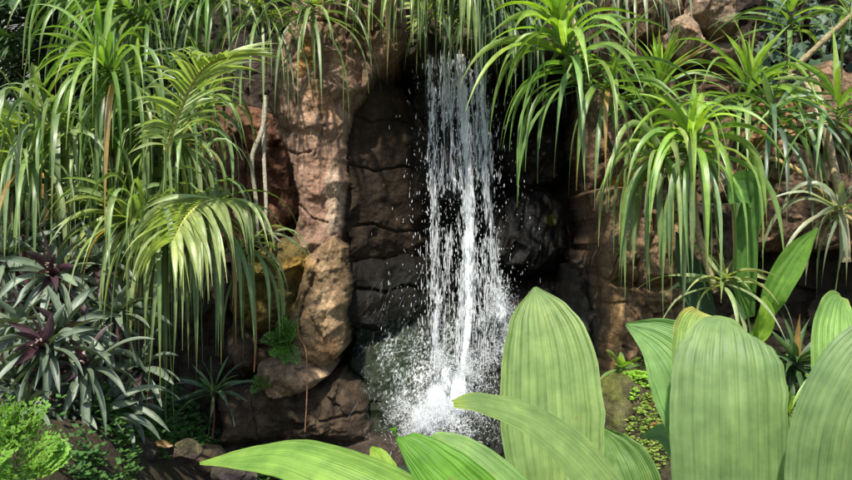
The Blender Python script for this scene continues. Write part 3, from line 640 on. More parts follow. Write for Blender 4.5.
# ------------------------------------------------------------------ leaf blades
G = np.array([0, 0, -1.0])
def blade(mb, p, d, L, W, droop, col, seg=12, fold=0.25, kink=None, wid='strap', curl=0.0, side=None, tipcol=None):
    """one leaf: leaves p along d and bends under its weight"""
    d = d / np.linalg.norm(d)
    if side is None:
        side = np.cross(d, np.array([0, 0, 1.0]))
        if np.linalg.norm(side) < .15: side = np.array([rng.normal(), rng.normal(), 0])
    side = side / np.linalg.norm(side); ds = L / seg
    tw = rng.normal(0, 1.5) / seg; P_, S_, N_ = [], [], []
    wob = rng.normal(0, .05, 3); on = rng.uniform(.18, .75)
    for i in range(seg + 1):
        t = i / seg
        side = side - d * (side @ d); side /= np.linalg.norm(side) + 1e-9
        nrm = np.cross(side, d)
        P_.append(p); S_.append(side); N_.append(nrm)
        k = droop * (0.22 + 1.9 * min(1, (t / on) ** 1.6))
        if kink is not None and abs(t - kink) < .6 / seg + .04: k += 4.5
        d = d + (G * k * ds * 1.0) + wob * (ds * 4)
        d /= np.linalg.norm(d); p = p + d * ds
        side = side + nrm * tw
    P_, S_, N_ = np.array(P_), np.array(S_), np.array(N_); t = np.linspace(0, 1, seg + 1)
    if wid == 'strap': wv = np.minimum(1, .55 + t * 4) * np.clip(1 - ss(.35, 1.02, t), .03, 1) ** .8
    elif wid == 'lance': wv = np.clip(np.sin(math.pi * np.clip(t * .86 + .12, 0, 1)), .03, 1) ** .8
    else: wv = np.clip(np.sin(math.pi * np.clip(t * .9 + .08, 0, 1)), .04, 1) ** .55
    wv = wv[:, None] * W * .5
    g = np.stack([P_ - S_ * wv + N_ * wv * fold * 2, P_, P_ + S_ * wv + N_ * wv * fold * 2], 1)
    c = np.ones((seg + 1, 3, 4)); c[..., :3] = np.array(col)
    if tipcol is not None: c[..., :3] = c[..., :3] * (1 - ss(.75, 1, t))[:, None, None] + np.array(tipcol) * ss(.75, 1, t)[:, None, None]
    c[:, 1, :3] *= 1.12
    mb.grid(g, c.reshape(-1, 4))

def basis(ax):
    ax = np.array(ax, float); ax /= np.linalg.norm(ax)
    a = np.cross(ax, [0.13, .2, 1.0]); a /= np.linalg.norm(a); return ax, a, np.cross(ax, a)

PAL = {  # outer, inner
 'silver': ((0.150, 0.215, 0.085), (0.22, 0.29, 0.085)), 'green': ((0.105, 0.175, 0.055), (0.18, 0.29, 0.050)),
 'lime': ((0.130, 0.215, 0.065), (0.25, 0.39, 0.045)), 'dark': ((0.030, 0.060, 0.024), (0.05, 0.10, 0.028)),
 'blue': ((0.095, 0.150, 0.090), (0.11, 0.18, 0.08)), 'pale': ((0.25, 0.31, 0.14), (0.32, 0.36, 0.12)), 'grey': ((.17, .20, .13), (.22, .25, .14))}

def rosette(name, label, px, py, Yd, ax, axlen, n, L0, L1, W, pal='green', droop=2.2, spread=(18, 95), stem=None, group=None,
            kinks=.35, wid='strap', dead=.02, mat=None, fold=.25, cat='plant', seg=12, face=None):
    """a shoot of strap leaves: youngest at the tip of its axis, oldest and lowest ones spread and hang"""
    b = P(px, py, Yd); root = thing(name, b, label, cat, group)
    A, B, C_ = basis(ax); out, inn = map(np.array, PAL[pal]); mb = MB()
    for i in range(n):
        age = (i + .5) / n                                    # 0 = youngest
        p = b + A * axlen * (1 - age) + rng.normal(0, .004, 3)
        az_ = i * 2.39996 + rng.normal(0, .18)
        sp = math.radians(spread[0] + (spread[1] - spread[0]) * age ** .7 + rng.normal(0, 6))
        rad = math.cos(az_) * B + math.sin(az_) * C_
        d = A * math.cos(sp) + rad * math.sin(sp)
        if face is not None and d[1] > .35: d[1] *= -.3        # shoots against rock grow outwards
        L = (L0 + (L1 - L0) * min(1, age * 1.7)) * rng.uniform(.8, 1.12)
        mixf = np.clip(age * 1.25 + rng.normal(0, .12), 0, 1)
        c = (inn * (1 - mixf) + out * mixf) * rng.uniform(.75, 1.25) * np.array([rng.uniform(.9, 1.12), 1, rng.uniform(.8, 1.3)])
        tip = None
        if rng.random() < dead: c = np.array([.30, .19, .06]) * rng.uniform(.7, 1.2)
        elif rng.random() < .18: tip = (.26, .20, .07)
        blade(mb, p, d, L, W * rng.uniform(.75, 1.15), droop * (0.45 + .9 * age) * rng.uniform(.45, 1.35), c,
              kink=rng.uniform(.15, .55) if rng.random() < kinks else None, wid=wid, tipcol=tip, fold=fold, seg=seg)
    mb.build('leaves', mat or M_STRAP, root)
    if stem is not None:
        pts, r0, r1, sc = stem
        ms = MB(); tube(ms, [P(*q_) for q_ in pts] + [b + A * axlen * .7], r0, r1, (*sc, 1), n=26, rough=.05); ms.build('stem', M_BARK, root)
    return root

def frond(mb, pts, n, L, W, pal, droop, ang=62, stagger=0.0, seg=10, both=True):
    """a feather: leaflets along both sides of an arching rachis"""
    c = spline(pts, n); T = np.gradient(c, axis=0); T /= np.linalg.norm(T, axis=1)[:, None]
    out, inn = map(np.array, PAL[pal])
    for i in range(1, n):
        t = i / (n - 1); sd = np.cross(T[i], [0, -.25, 1.0]); sd /= np.linalg.norm(sd)
        for s in ((-1, 1) if both else (1,)):
            a = math.radians(ang - 40 * t + rng.normal(0, 4)); d = T[i] * math.cos(a) + s * sd * math.sin(a) + np.array([0, 0, .12])
            cc = (out * (1 - t * .5) + inn * t * .5) * rng.uniform(.75, 1.25)
            blade(mb, c[i], d, L * (0.55 + .6 * math.sin(math.pi * min(1, t * .9 + .1))) * rng.uniform(.88, 1.1), W * rng.uniform(.8, 1.1), droop * rng.uniform(.8, 1.2), cc, seg=seg, kink=None)
    return c

#@PLANTS
BK_ST, GR_ST, TAN_ST = (.10, .075, .05), (.15, .20, .05), (.30, .24, .13)
GL, GT, GR = 'screw pines cascading over the left rocks', 'strap leaves hanging over the top ledge', 'screw pines on the right ledge'
# ---- left cascade
rosette('screw_pine', 'far left screw pine shoot reaching left, leaves combed straight down', 62, 128, 4.7, (-1, -.15, .05), .34, 60, .45, .95, .036, 'silver', 5, (25, 95),
        ([(120,140,4.8),(90,130,4.75)], .014, .012, GR_ST), GL)
rosette('screw_pine', 'screw pine with lime heart above the far left comb of leaves', 122, 84, 4.75, (-.5, -.35, .6), .20, 56, .4, .95, .035, 'green', 4.6, (15, 105),
        ([(180,150,5.0),(150,100,4.9)], .02, .014, GR_ST), GL)
rosette('screw_pine', 'screw pine shoot in the middle of the left curtain of leaves', 160, 128, 5.0, (-.5, -.5, .4), .22, 64, .45, .95, .034, 'silver', 6, (20, 110),
        ([(200,170,5.1),(175,130,5.0)], .02, .014, GR_ST), GL)
rosette('screw_pine', 'screw pine tuft under the feathered pale frond on the left', 190, 150, 4.95, (-.2, -.6, .3), .18, 44, .4, .75, .032, 'silver', 6, (25, 110), None, GL)
rosette('screw_pine', 'screw pine tuft hanging before the purple oyster plants at far left', 45, 168, 4.6, (-.5, -.5, .3), .18, 34, .45, .8, .026, 'silver', 4.2, (25, 110), None, GL)
rosette('screw_pine', 'lowest left screw pine, fountain of long leaves reaching down beside the dark wall', 172, 236, 4.8, (-.75, -.45, .35), .30, 90, .5, 1.10, .030, 'silver', 5.0, (15, 100),
        ([(228,190,5.2),(205,205,5.1)], .02, .015, GR_ST), GL)
rosette('screw_pine', 'screw pine branch joining the lowest left fountain near the grey roots', 206, 214, 5.0, (-.2, -.6, .2), .24, 44, .45, .95, .030, 'silver', 6, (25, 110), None, GL)
rosette('screw_pine', 'small screw pine head beside the mossy boulder, one orange dead leaf', 250, 250, 5.1, (.2, -.5, .5), .08, 26, .3, .62, .026, 'silver', 4.2, (25, 110),
        ([(228,200,5.3),(242,228,5.2)], .012, .010, BK_ST), GL, dead=.06)
rosette('screw_pine', 'wide screw pine crown at the upper left with pale sunlit stalk', 150, 26, 5.2, (-.6, -.2, .45), .35, 66, .40, .75, .033, 'green', 3.6, (20, 95),
        ([(215,60,5.5),(185,36,5.35)], .018, .014, GR_ST), GL)
rosette('screw_pine', 'screw pine crown at the top edge above the pale left frond', 218, 4, 5.3, (-.2, -.4, .5), .30, 56, .3, .62, .032, 'green', 4, (20, 100), None, GL)
rosette('screw_pine', 'screw pine behind the upper left crowns, half in shade', 95, 8, 5.6, (-.4, -.3, .6), .30, 60, .5, .85, .032, 'green', 3.4, (15, 95), None, GL)
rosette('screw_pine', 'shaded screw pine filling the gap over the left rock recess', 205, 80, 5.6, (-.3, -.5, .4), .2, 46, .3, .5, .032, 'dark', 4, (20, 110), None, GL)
rosette('screw_pine', 'drooping silver screw pine head left of the rock pillar top', 262, 22, 5.35, (.05, -.55, .35), .16, 44, .35, .72, .022, 'silver', 4.2, (20, 110),
        ([(250,-30,5.5),(256,0,5.35)], .016, .012, BK_ST), GL)
rosette('screw_pine', 'drooping silver screw pine head hanging before the rock pillar', 312, 16, 5.32, (.15, -.6, .4), .12, 38, .35, .72, .022, 'silver', 4.0, (25, 105),
        ([(290,-40,5.4),(300,-8,5.25)], .014, .010, BK_ST), GL)
rosette('screw_pine', 'screw pine shoot below the lime hearted one, leaves falling before the lichen rock', 92, 150, 4.9, (-.5, -.5, .3), .2, 44, .4, .8, .034, 'silver', 6, (20, 105), None, GL)
rosette('screw_pine', 'screw pine shoot just above the lowest left fountain', 140, 190, 5.0, (-.5, -.5, .3), .2, 44, .35, .7, .034, 'green', 6, (20, 105), None, GL)
rosette('screw_pine', 'screw pine shoot behind the pale feathered frond', 212, 110, 5.25, (-.1, -.5, .4), .2, 36, .3, .5, .032, 'green', 5, (20, 105), None, GL)
# pale feathered frond
root = thing('palm_frond', P(170, 135, 4.8), 'pale feather shaped frond with bright yellow midrib, left of the recess', 'plant')
mb = MB(); pts = [P(166,150,4.35), P(178,116,4.28), P(192,84,4.2), P(209,64,4.12), P(226,58,4.02)]
frond(mb, pts, 30, .40, .036, 'pale', 1.0, 80); mb.build('leaflets', M_STRAP, root)
ms = MB(); tube(ms, pts, .013, .006, (.42, .42, .12, 1), n=24); ms.build('rachis', M_BARK, root)

root = thing('palm_frond', P(238, 204, 4.7), 'lower feather shaped frond drooping beside the grey roots and mossy boulder', 'plant')
mb = MB(); pts = [P(240,208,4.7), P(222,200,4.55), P(202,204,4.42), P(186,218,4.32), P(174,240,4.26)]
frond(mb, pts, 28, .52, .034, 'pale', 3.2, 80); mb.build('leaflets', M_STRAP, root)
ms = MB(); tube(ms, pts, .012, .005, (.42, .42, .12, 1), n=24); ms.build('rachis', M_BARK, root)

# ---- top centre
def hang(label, px, py, Yd, n, wpx, L0, L1, W, pal, group=GT, mat=None):
    """a row of leaves that grow from the ledge top and hang straight down"""
    root = thing('hanging_plant', P(px, py, Yd), label, 'plant', group); mb = MB(); out, inn = map(np.array, PAL[pal])
    for i in range(n):
        b = P(px + rng.uniform(-wpx, wpx), py + rng.uniform(-8, 14), Yd + rng.uniform(-.08, .12))
        d = np.array([rng.normal(0, .45), -rng.uniform(.15, 1), rng.uniform(-.2, .8)])
        f = rng.random(); c = (out * f + inn * (1 - f)) * rng.uniform(.7, 1.25)
        if rng.random() < .04: c = np.array([.30, .24, .08])
        blade(mb, b, d, rng.uniform(L0 * .55, L1), W * rng.uniform(.7, 1.7), rng.uniform(2.5, 8), c, seg=14)
    mb.build('leaves', mat or M_STRAP, root); return root
hang('short tuft of narrow leaves hanging at the top left of the waterfall', 388, -22, 5.5, 30, 20, .4, .85, .020, 'silver')
hang('bright clump of leaves hanging just left of the falling water', 412, -18, 5.45, 40, 16, .5, .98, .024, 'silver')
hang('pale clump hanging in front of the top of the falling water', 455, -14, 5.4, 46, 12, .5, .85, .028, 'silver')
hang('dark narrow strands right of the top of the falling water', 488, 0, 5.6, 64, 24, .4, 1.05, .018, 'dark', mat=M_DARKLEAF)
hang('curtain of strands hanging behind the large bright screw pine', 540, 4, 5.75, 90, 40, .5, 1.15, .022, 'blue')
hang('grey dry looking strands hanging above the right ledge', 618, -14, 5.7, 50, 22, .4, .85, .022, 'grey')
hang('grey dry strands beside the stacked stones at the top', 658, -26, 5.75, 18, 10, .3, .6, .020, 'grey')
hang('fringe of leaves along the top edge over the rock pillar', 350, -30, 5.55, 30, 26, .25, .5, .022, 'green')
rosette('screw_pine', 'broad shaded tuft on the ledge above the falling water', 500, 4, 5.7, (.1, -.4, .7), .14, 44, .4, .7, .030, 'green', 2.6, (20, 100), None, GT)
rosette('screw_pine', 'pale tuft on the ledge directly above the falling water', 428, 22, 5.9, (-.2, -.4, .6), .1, 34, .25, .5, .026, 'pale', 2.6, (20, 100), None, GT)
rosette('screw_pine', 'large bright lime screw pine arching over the alcove right of the water', 578, 92, 5.0, (-.30, -.25, .9), .50, 60, .36, .90, .044, 'lime', 2.6, (16, 88),
        ([(612,150,5.4),(598,120,5.15)], .02, .018, BK_ST), GR, dead=.0)
rosette('screw_pine', 'long drooping tuft hanging right below the large lime screw pine', 606, 92, 4.9, (.3, -.6, .5), .08, 20, .5, .85, .036, 'green', 4, (30, 100), None, GR)
# ---- right
rosette('screw_pine', 'upright lime screw pine with spiky fan on a bare brown cane', 657, 108, 5.2, (.05, -.15, 1), .22, 50, .30, .60, .028, 'lime', 1.2, (10, 88),
        ([(652,185,5.5),(654,150,5.35)], .024, .020, BK_ST), GR, kinks=.15)
rosette('screw_pine', 'tall lime screw pine with arching leaves below the stacked stones', 744, 116, 5.2, (.12, -.2, 1), .26, 44, .36, .85, .042, 'lime', 2.4, (10, 88),
        ([(728,190,5.5),(735,140,5.35)], .024, .020, BK_ST), GR)
rosette('screw_pine', 'blue green strap leaved plant behind the pale cane on the right', 680, 150, 5.35, (0, -.5, .7), .12, 26, .35, .6, .026, 'blue', 2.2, (25, 100), None, GR)
rosette('screw_pine', 'screw pine with lime heart on a pale cane, leaves hanging to the left', 692, 158, 4.7, (-.15, -.3, .9), .16, 46, .28, .98, .042, 'lime', 4.4, (15, 100),
        ([(716,292,4.75),(704,255,4.75),(694,205,4.74)], .020, .018, TAN_ST), GR)
rosette('screw_pine', 'screw pine hanging a thick skirt of leaves left of the pale cane', 668, 160, 4.75, (-.5, -.5, .3), .1, 28, .55, .95, .038, 'silver', 7, (25, 100), None, GR)
rosette('screw_pine', 'little screw pine head half way down the pale cane at right', 722, 288, 4.7, (.05, -.4, .8), .07, 24, .2, .50, .030, 'pale', 2.6, (20, 100), None, GR)
rosette('screw_pine', 'blue green screw pine arching in the middle right', 768, 130, 5.0, (.1, -.4, .8), .14, 28, .4, .8, .032, 'blue', 2.2, (20, 95), None, GR)
rosette('screw_pine', 'screw pine leaning in from the right edge with long hanging leaves', 836, 128, 4.8, (-.1, -.4, .8), .16, 24, .5, .9, .032, 'green', 2.2, (20, 95), None, GR)
rosette('screw_pine', 'screw pine leaves hanging low at the right edge over the dark hollow', 842, 215, 4.7, (-.3, -.5, .2), .12, 22, .3, .62, .036, 'grey', 3.6, (25, 105), None, GR)
rosette('screw_pine', 'tall lime shoot at the top right before the ivy', 788, 34, 5.6, (.05, -.15, 1), .3, 34, .35, .6, .036, 'lime', 1.2, (8, 80),
        ([(782,110,5.7),(785,70,5.65)], .018, .014, BK_ST), GR, kinks=.1)
rosette('screw_pine', 'pale green screw pine at the upper right corner on a leaning cane', 846, 22, 5.1, (.5, -.3, .6), .2, 34, .4, .75, .028, 'silver', 1.8, (20, 95),
        ([(790,72,5.3),(818,46,5.2)], .020, .018, TAN_ST), GR)
# bare canes on the right
def cane(name, label, pts, r0, r1, col, cat='branch', group=None, n=30):
    ms = MB(); tube(ms, [P(*q_) for q_ in pts], r0, r1, (*col, 1), n=n, rough=.07); return tag(ms.build(name, M_BARK), label, cat, group)
cane('branch', 'thick pale cane rising along the right edge to the crown', [(846,262,5.0),(842,210,5.0),(832,160,5.05),(822,110,5.1),(812,70,5.15)], .030, .022, TAN_ST)
cane('branch', 'thin yellow cane arching from the rock down to the right edge', [(748,160,5.1),(770,158,5.0),(800,172,4.95),(826,196,4.95),(856,226,5.0)], .014, .017, (.34, .26, .10))
cane('branch', 'curled dry leaf base looping before the orange boulder', [(778,84,5.4),(792,76,5.35),(806,84,5.3),(816,110,5.3),(826,150,5.2)], .016, .012, (.34, .30, .18))
cane('aerial_root', 'left grey aerial root of the pair, kinked before the recess', [(266,96,5.35),(262,130,5.3),(252,158,5.28),(256,200,5.3),(258,238,5.3),(262,248,5.35)], .017, .010, (.26, .24, .17), 'root', 'grey roots hanging before the left recess')
cane('aerial_root', 'right grey aerial root of the pair, bending to the mossy boulder', [(264,120,5.4),(264,160,5.35),(266,200,5.33),(266,226,5.33),(272,234,5.36),(280,242,5.4)], .014, .009, (.30, .27, .2), 'root', 'grey roots hanging before the left recess')
cane('aerial_root', 'thin brown root hanging down over the small boulder to the slab', [(296,320,5.2),(300,338,5.1),(306,352,5.05),(307,390,5.1),(305,432,5.12)], .003, .004, (.20, .10, .05), 'root')
cane('dead_leaf', 'long rusty dead leaf hanging straight down beside the mossy boulder', [(248,262,5.0),(253,290,4.98),(256,330,5.0),(254,372,5.0)], .009, .004, (.26, .11, .04), 'leaf')
# big smooth leaves of the plant at right
def broad(mb, pts, wpx, Nh, cup=.25, pleat=.0022, nple=11, col=(.17, .28, .08), edge=None, n=70, m=45, tipcol=None, tw=0.0, undul=0.01, c2=None):
    """pleated broad blade along pts; wpx = width in photo px at each given point"""
    pp = [P(*q_) for q_ in pts]; c = spline(pp, n); T = np.gradient(c, axis=0); T /= np.linalg.norm(T, axis=1)[:, None]
    wm = np.array([w_ * S * q_[2] for w_, q_ in zip(wpx, pts)]) * .5
    wv = spline(np.stack([wm, 0 * wm, 0 * wm], -1), n)[:, 0].clip(.0006)
    Nh = np.array(Nh, float)
    if Nh.ndim == 1: Nh = np.tile(Nh, (n, 1))
    else: Nh = spline(Nh, n)
    Sd = np.cross(T, Nh); Sd /= np.linalg.norm(Sd, axis=1)[:, None]; Nn = np.cross(Sd, T)
    s = np.linspace(-1, 1, m); t = np.linspace(0, 1, n)
    s_i = s + .05 * np.sin(s * 5 + pts[0][0]) + .02 * np.sin(s * 13 + pts[0][1])
    bump = pleat * 1.5 * np.abs(np.sin(s_i * (nple - 3) * math.pi / 2))[None] * (ss(0, .1, t) * ss(1.0, .6, t) ** .8)[:, None]
    off = cup * wv[:, None] * s[None] ** 2 + bump + undul * wv[:, None] * 6 * (s[None] ** 2) * fbm(np.stack([t[:, None] * 4 + 0 * s, np.sign(s)[None] + 0 * t[:, None], 0 * t[:, None] + 0 * s + pts[0][0]], -1), 2)
    off = off + .004 * fbm(np.stack([t[:, None] * 6 + 0 * s, s[None] * 3 + 0 * t[:, None], 0 * s[None] + 0 * t[:, None] + pts[0][1]], -1), 3)
    edge_ = 1 + .035 * np.abs(s)[None] * fbm(np.stack([t[:, None] * 14 + 0 * s, np.sign(s)[None] * 3 + 0 * t[:, None], 0 * t[:, None] + 0 * s + pts[0][1]], -1), 4)
    g = c[:, None] + Sd[:, None] * (wv[:, None] * s[None] * edge_ * (1 - .10 * cup))[..., None] + Nn[:, None] * off[..., None]
    cc = np.ones((n, m, 4)); cb = np.array(col); cc[..., :3] = cb
    if c2 is not None: cc[..., :3] = cb * (1 - t[:, None, None]) + np.array(c2) * t[:, None, None]
    if tipcol is not None:
        k = (ss(.86, 1, t)[:, None] * .8 + ss(.8, 1, np.abs(s))[None] * ss(.6, .95, t)[:, None]) .clip(0, 1)[..., None] * .8
        cc[..., :3] = cc[..., :3] * (1 - k) + np.array(tipcol) * k
    vein = ss(.3, .0, np.abs(np.sin(s_i * (nple - 3) * math.pi / 2)))[None, :, None]
    cc[..., :3] *= 1 + .14 * vein * (s[None, :, None] * 0 + 1)
    mb.grid(g, cc.reshape(-1, 4))
def broad_plant(name, label, base, leaves, mat=None, cat='plant', group=None, stalks=True):
    b = np.array(base, float); root = thing(name, b, label, cat, group)
    for kw in leaves:
        kw = dict(kw); lab = kw.pop('label', None); mb = MB(); broad(mb, **kw); o = mb.build('leaf', mat or M_BROAD, root)
        if lab: o['label'] = lab
        if stalks:
            q_ = P(*kw['pts'][0]); q2 = P(*kw['pts'][1]); dr = q_ - q2; mid = q_ + dr / np.linalg.norm(dr) * .10
            mid2 = (mid + b) / 2 + np.array([0, 0, -.03]) ; ms = MB(); tube(ms, [b, mid2, mid, q_], .011, .006, (.17, .25, .07, 1), n=14)
            ms.build('stalk', M_BROAD, root)
    return root
GF = (.195, .285, .098)
broad_plant('broadleaf_plant', 'smooth green broad leaves, one folded over, behind the pale cane at right', P(748, 345, 4.75), [
    dict(pts=[(748,318,4.75),(742,280,4.7),(744,230,4.65),(752,196,4.6),(738,190,4.5),(728,202,4.45)], wpx=[14,30,30,34,38,6], Nh=(.3,-1,.1), cup=.3, col=(.075,.17,.035), nple=7),
    dict(pts=[(760,330,4.7),(772,296,4.6),(795,256,4.55),(818,228,4.5)], wpx=[10,26,26,2], Nh=(.2,-.8,.7), cup=.4, col=(.12,.25,.04), nple=7),
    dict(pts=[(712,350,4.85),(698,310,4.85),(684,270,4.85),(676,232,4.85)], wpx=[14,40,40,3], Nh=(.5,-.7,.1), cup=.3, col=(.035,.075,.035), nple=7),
    dict(pts=[(752,345,4.6),(762,330,4.55),(766,312,4.5),(764,296,4.5)], wpx=[8,18,16,2], Nh=(-.3,-1,.2), cup=.4, col=(.20,.34,.04), nple=5)])
# ---- foreground broad leaves: three clumps right before the camera
broad_plant('palm_grass', 'centre foreground clump with tall upright pleated leaf before the waterfall', (0.30, 1.75, 0.05), [
    dict(pts=[(560,560,1.80),(556,480,1.80),(552,420,1.82),(548,355,1.85),(541,315,1.88),(535,287,1.91)], wpx=[60,90,104,92,60,3], Nh=(-.12,-1,.25), cup=.30, nple=13, pleat=.0035, col=GF, label='tall upright pale green leaf'),
    dict(pts=[(650,540,1.50),(612,484,1.50),(570,440,1.49),(525,412,1.47),(480,401,1.44),(453,403,1.42)], wpx=[62,68,62,46,30,8], Nh=(.25,-.55,.85), cup=-.35, nple=15, pleat=.0015, col=GF, tipcol=(.30,.36,.06), label='leaf arching over to the left in front of the upright leaf'),
    dict(pts=[(648,540,1.95),(632,480,1.97),(618,450,2.0),(602,428,2.02)], wpx=[60,58,40,3], Nh=(-.35,-1,.35), cup=.35, nple=9, col=(.12,.22,.065)),
    dict(pts=[(560,540,1.7),(510,492,1.72),(470,456,1.75),(440,440,1.78),(425,442,1.8)], wpx=[60,60,48,26,3], Nh=(.2,-.7,.7), cup=-.25, nple=11, col=(.17,.29,.09)),
    dict(pts=[(395,480,1.75),(385,466,1.78),(378,456,1.8),(371,447,1.83)], wpx=[18,20,17,3], Nh=(0,-1,.4), cup=.2, nple=5, col=(.26,.40,.06))])
broad_plant('palm_grass', 'bottom left foreground clump with one long leaf lying almost level', (-0.12, 1.5, 0.2), [
    dict(pts=[(470,540,1.42),(410,500,1.46),(350,470,1.50),(290,452,1.55),(240,455,1.60),(200,463,1.64)], wpx=[92,86,74,58,32,3], Nh=(.15,-.50,.85), cup=-.30, nple=13, pleat=.0015, col=(.17,.30,.055), tipcol=(.24,.38,.06), label='long leaf lying almost level to the left'),
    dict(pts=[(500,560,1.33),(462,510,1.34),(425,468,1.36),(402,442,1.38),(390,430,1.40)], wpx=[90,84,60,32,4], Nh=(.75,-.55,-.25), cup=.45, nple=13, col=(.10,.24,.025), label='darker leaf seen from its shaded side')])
broad_plant('palm_grass', 'right foreground clump with a very wide rounded leaf in front', (0.62, 1.55, 0.05), [
    dict(pts=[(735,560,1.52),(734,480,1.50),(733,420,1.49),(732,370,1.50),(731,342,1.52),(729,326,1.55),(727,317,1.60)], wpx=[100,112,114,108,92,68,22], Nh=(-.1,-1,.3), cup=-.28, nple=15, pleat=.003, col=(.172,.258,.106), tipcol=(.24,.33,.09), label='very wide rounded front leaf'),
    dict(pts=[(760,560,1.72),(738,480,1.72),(716,410,1.74),(708,360,1.77),(708,332,1.79),(710,315,1.81)], wpx=[90,96,92,84,76,44], Nh=(.1,-1,.3), cup=.2, nple=13, col=(.21,.31,.085), tipcol=(.42,.34,.10), label='leaf behind with yellowing top edge'),
    dict(pts=[(735,540,1.85),(726,480,1.86),(706,418,1.88),(684,370,1.90),(660,342,1.92),(626,324,1.94)], wpx=[70,86,88,82,54,3], Nh=(-.15,-1,.2), cup=.25, nple=11, pleat=.003, col=(.16,.29,.10), label='leaf leaning left with pointed tip'),
    dict(pts=[(800,540,1.8),(778,470,1.8),(764,430,1.82),(756,412,1.84)], wpx=[46,44,28,3], Nh=(.2,-1,.3), cup=.3, nple=9, col=(.22,.30,.12)),
    dict(pts=[(700,500,2.05),(690,462,2.05),(668,436,2.1),(640,436,2.15)], wpx=[30,40,30,3], Nh=(-.2,-.6,.8), cup=.3, nple=9, col=(.13,.23,.07))])
broad_plant('palm_grass', 'far right foreground clump cut by the picture edge', (0.86, 1.5, 0.1), [
    dict(pts=[(862,560,1.75),(850,480,1.75),(840,400,1.77),(836,340,1.80),(838,308,1.84),(842,297,1.87)], wpx=[60,70,68,62,40,10], Nh=(.1,-1,.3), cup=.25, nple=11, col=(.19,.33,.085), tipcol=(.28,.36,.09), label='leaf behind with blunt pale tip'),
    dict(pts=[(830,560,1.42),(832,480,1.40),(842,420,1.38),(866,370,1.37),(896,335,1.38),(920,320,1.4)], wpx=[70,84,84,80,60,6], Nh=(-.35,-.95,.35), cup=-.25, nple=13, pleat=.003, col=(.165,.250,.110), label='wide leaf leaning right out of view'),
    dict(pts=[(880,560,1.22),(876,480,1.22),(872,420,1.22),(872,380,1.24)], wpx=[60,64,46,4], Nh=(.4,-1,.3), cup=.3, nple=9, col=(.20,.36,.05))])

# ---- oyster plants, left
OY = [(12,196,4.7,.26),(8,262,4.5,.30),(52,280,4.4,.34),(100,268,4.6,.30),(22,330,4.3,.30),(118,318,4.5,.30),(64,338,4.25,.34),(50,352,4.1,.36),
      (88,372,4.2,.34),(140,372,4.6,.28),(14,388,4.15,.30),(120,410,4.45,.30),(70,415,4.2,.30),(30,240,4.75,.28),(76,232,4.8,.26),(40,312,4.45,.32),(92,330,4.5,.30),(98,420,4.3,.32),(28,412,4.05,.3)]
OL = ['uppermost at the left edge','at the left edge below the hanging comb','with red centre under the hanging comb','between hanging leaves and dark wall','at the left edge half way down',
      'just left of the long fountain of leaves','right behind the flowering head','with white and pink flowers in its purple heart','right of the flowering head','small and shaded, farthest right',
      'just above the lime fern','lowest at the right with hanging leaves','directly above the lime fern tips, leaves hanging','half hidden beside the orange lichen rock','just below the orange lichen rock','between the red centred plant and the flowering one','shaded, between the flowering plants and the long fountain','lowest of all, leaves hanging over the dark hollow','partly covered by the lime fern']
for (px, py, Yd, L), wd in zip(OY, OL):
    b = P(px, py, Yd); root = thing('oyster_plant', b, 'oyster plant ' + wd, 'plant', 'grey and purple oyster plants on the left bank'); mb = MB()
    A, B, C_ = basis((rng.normal(0, .2), -.75, .6)); n = 30
    for i in range(n):
        age = i / n; sp = math.radians(18 + 84 * age ** .8); a = i * 2.4
        d = A * math.cos(sp) + (B * math.cos(a) + C_ * math.sin(a)) * math.sin(sp)
        c = np.array((.095, .125, .085)) * rng.uniform(.75, 1.35)
        if age < .22 and ('flowers' in wd or 'red centre' in wd or 'right of the' in wd): c = np.array((.050, .022, .030))
        elif rng.random() < .07: c = np.array((.055, .030, .038))
        blade(mb, b + A * .05 * (1 - age), d, L * (.45 + .6 * min(1, age * 1.6)) * rng.uniform(.7, 1.15), .046 * rng.uniform(.75, 1.1), rng.uniform(.6, 2) + 1.8 * age, c, seg=10, wid='lance', fold=.32)
    mb.build('leaves', M_OYSTER, root)
    ms = MB(); gz = float(ground_z(b[0], b[1] + .15)); tube(ms, [(b[0], b[1] + .25, min(gz, b[2] - .1)), (b[0], b[1] + .12, b[2] - .12), tuple(b)], .018, .016, (.14, .05, .06, 1), n=8); ms.build('stem', M_BARK, root)
    if 'flowers' in wd or 'red centre' in wd or 'right of the' in wd:
        for k in range(4):
            q_ = b + A * .12 + B * rng.normal(0, .03) + C_ * rng.normal(0, .03); mf = MB()
            for j in range(3):
                dd = A * .6 + rng.normal(0, .6, 3); blade(mf, q_, dd, .017, .014, 0, (.70, .50, .60), seg=4, wid='oval')
            mf.build('flower', M_FERN, root)

# ---- shaded palms and pale building behind the upper left
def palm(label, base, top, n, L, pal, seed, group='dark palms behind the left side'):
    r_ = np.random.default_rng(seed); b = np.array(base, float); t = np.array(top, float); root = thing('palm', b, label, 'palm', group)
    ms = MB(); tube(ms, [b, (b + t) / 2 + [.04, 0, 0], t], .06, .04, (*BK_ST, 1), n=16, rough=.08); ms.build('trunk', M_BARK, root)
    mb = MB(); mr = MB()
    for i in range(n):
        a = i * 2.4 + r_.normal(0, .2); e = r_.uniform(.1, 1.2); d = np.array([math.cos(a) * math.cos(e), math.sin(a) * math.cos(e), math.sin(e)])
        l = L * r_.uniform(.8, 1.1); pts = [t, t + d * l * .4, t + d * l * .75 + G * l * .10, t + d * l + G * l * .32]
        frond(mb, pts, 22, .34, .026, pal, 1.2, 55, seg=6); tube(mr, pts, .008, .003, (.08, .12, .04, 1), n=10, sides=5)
    mb.build('crown', M_DARKLEAF, root); mr.build('frond_stalks', M_BARK, root); return root
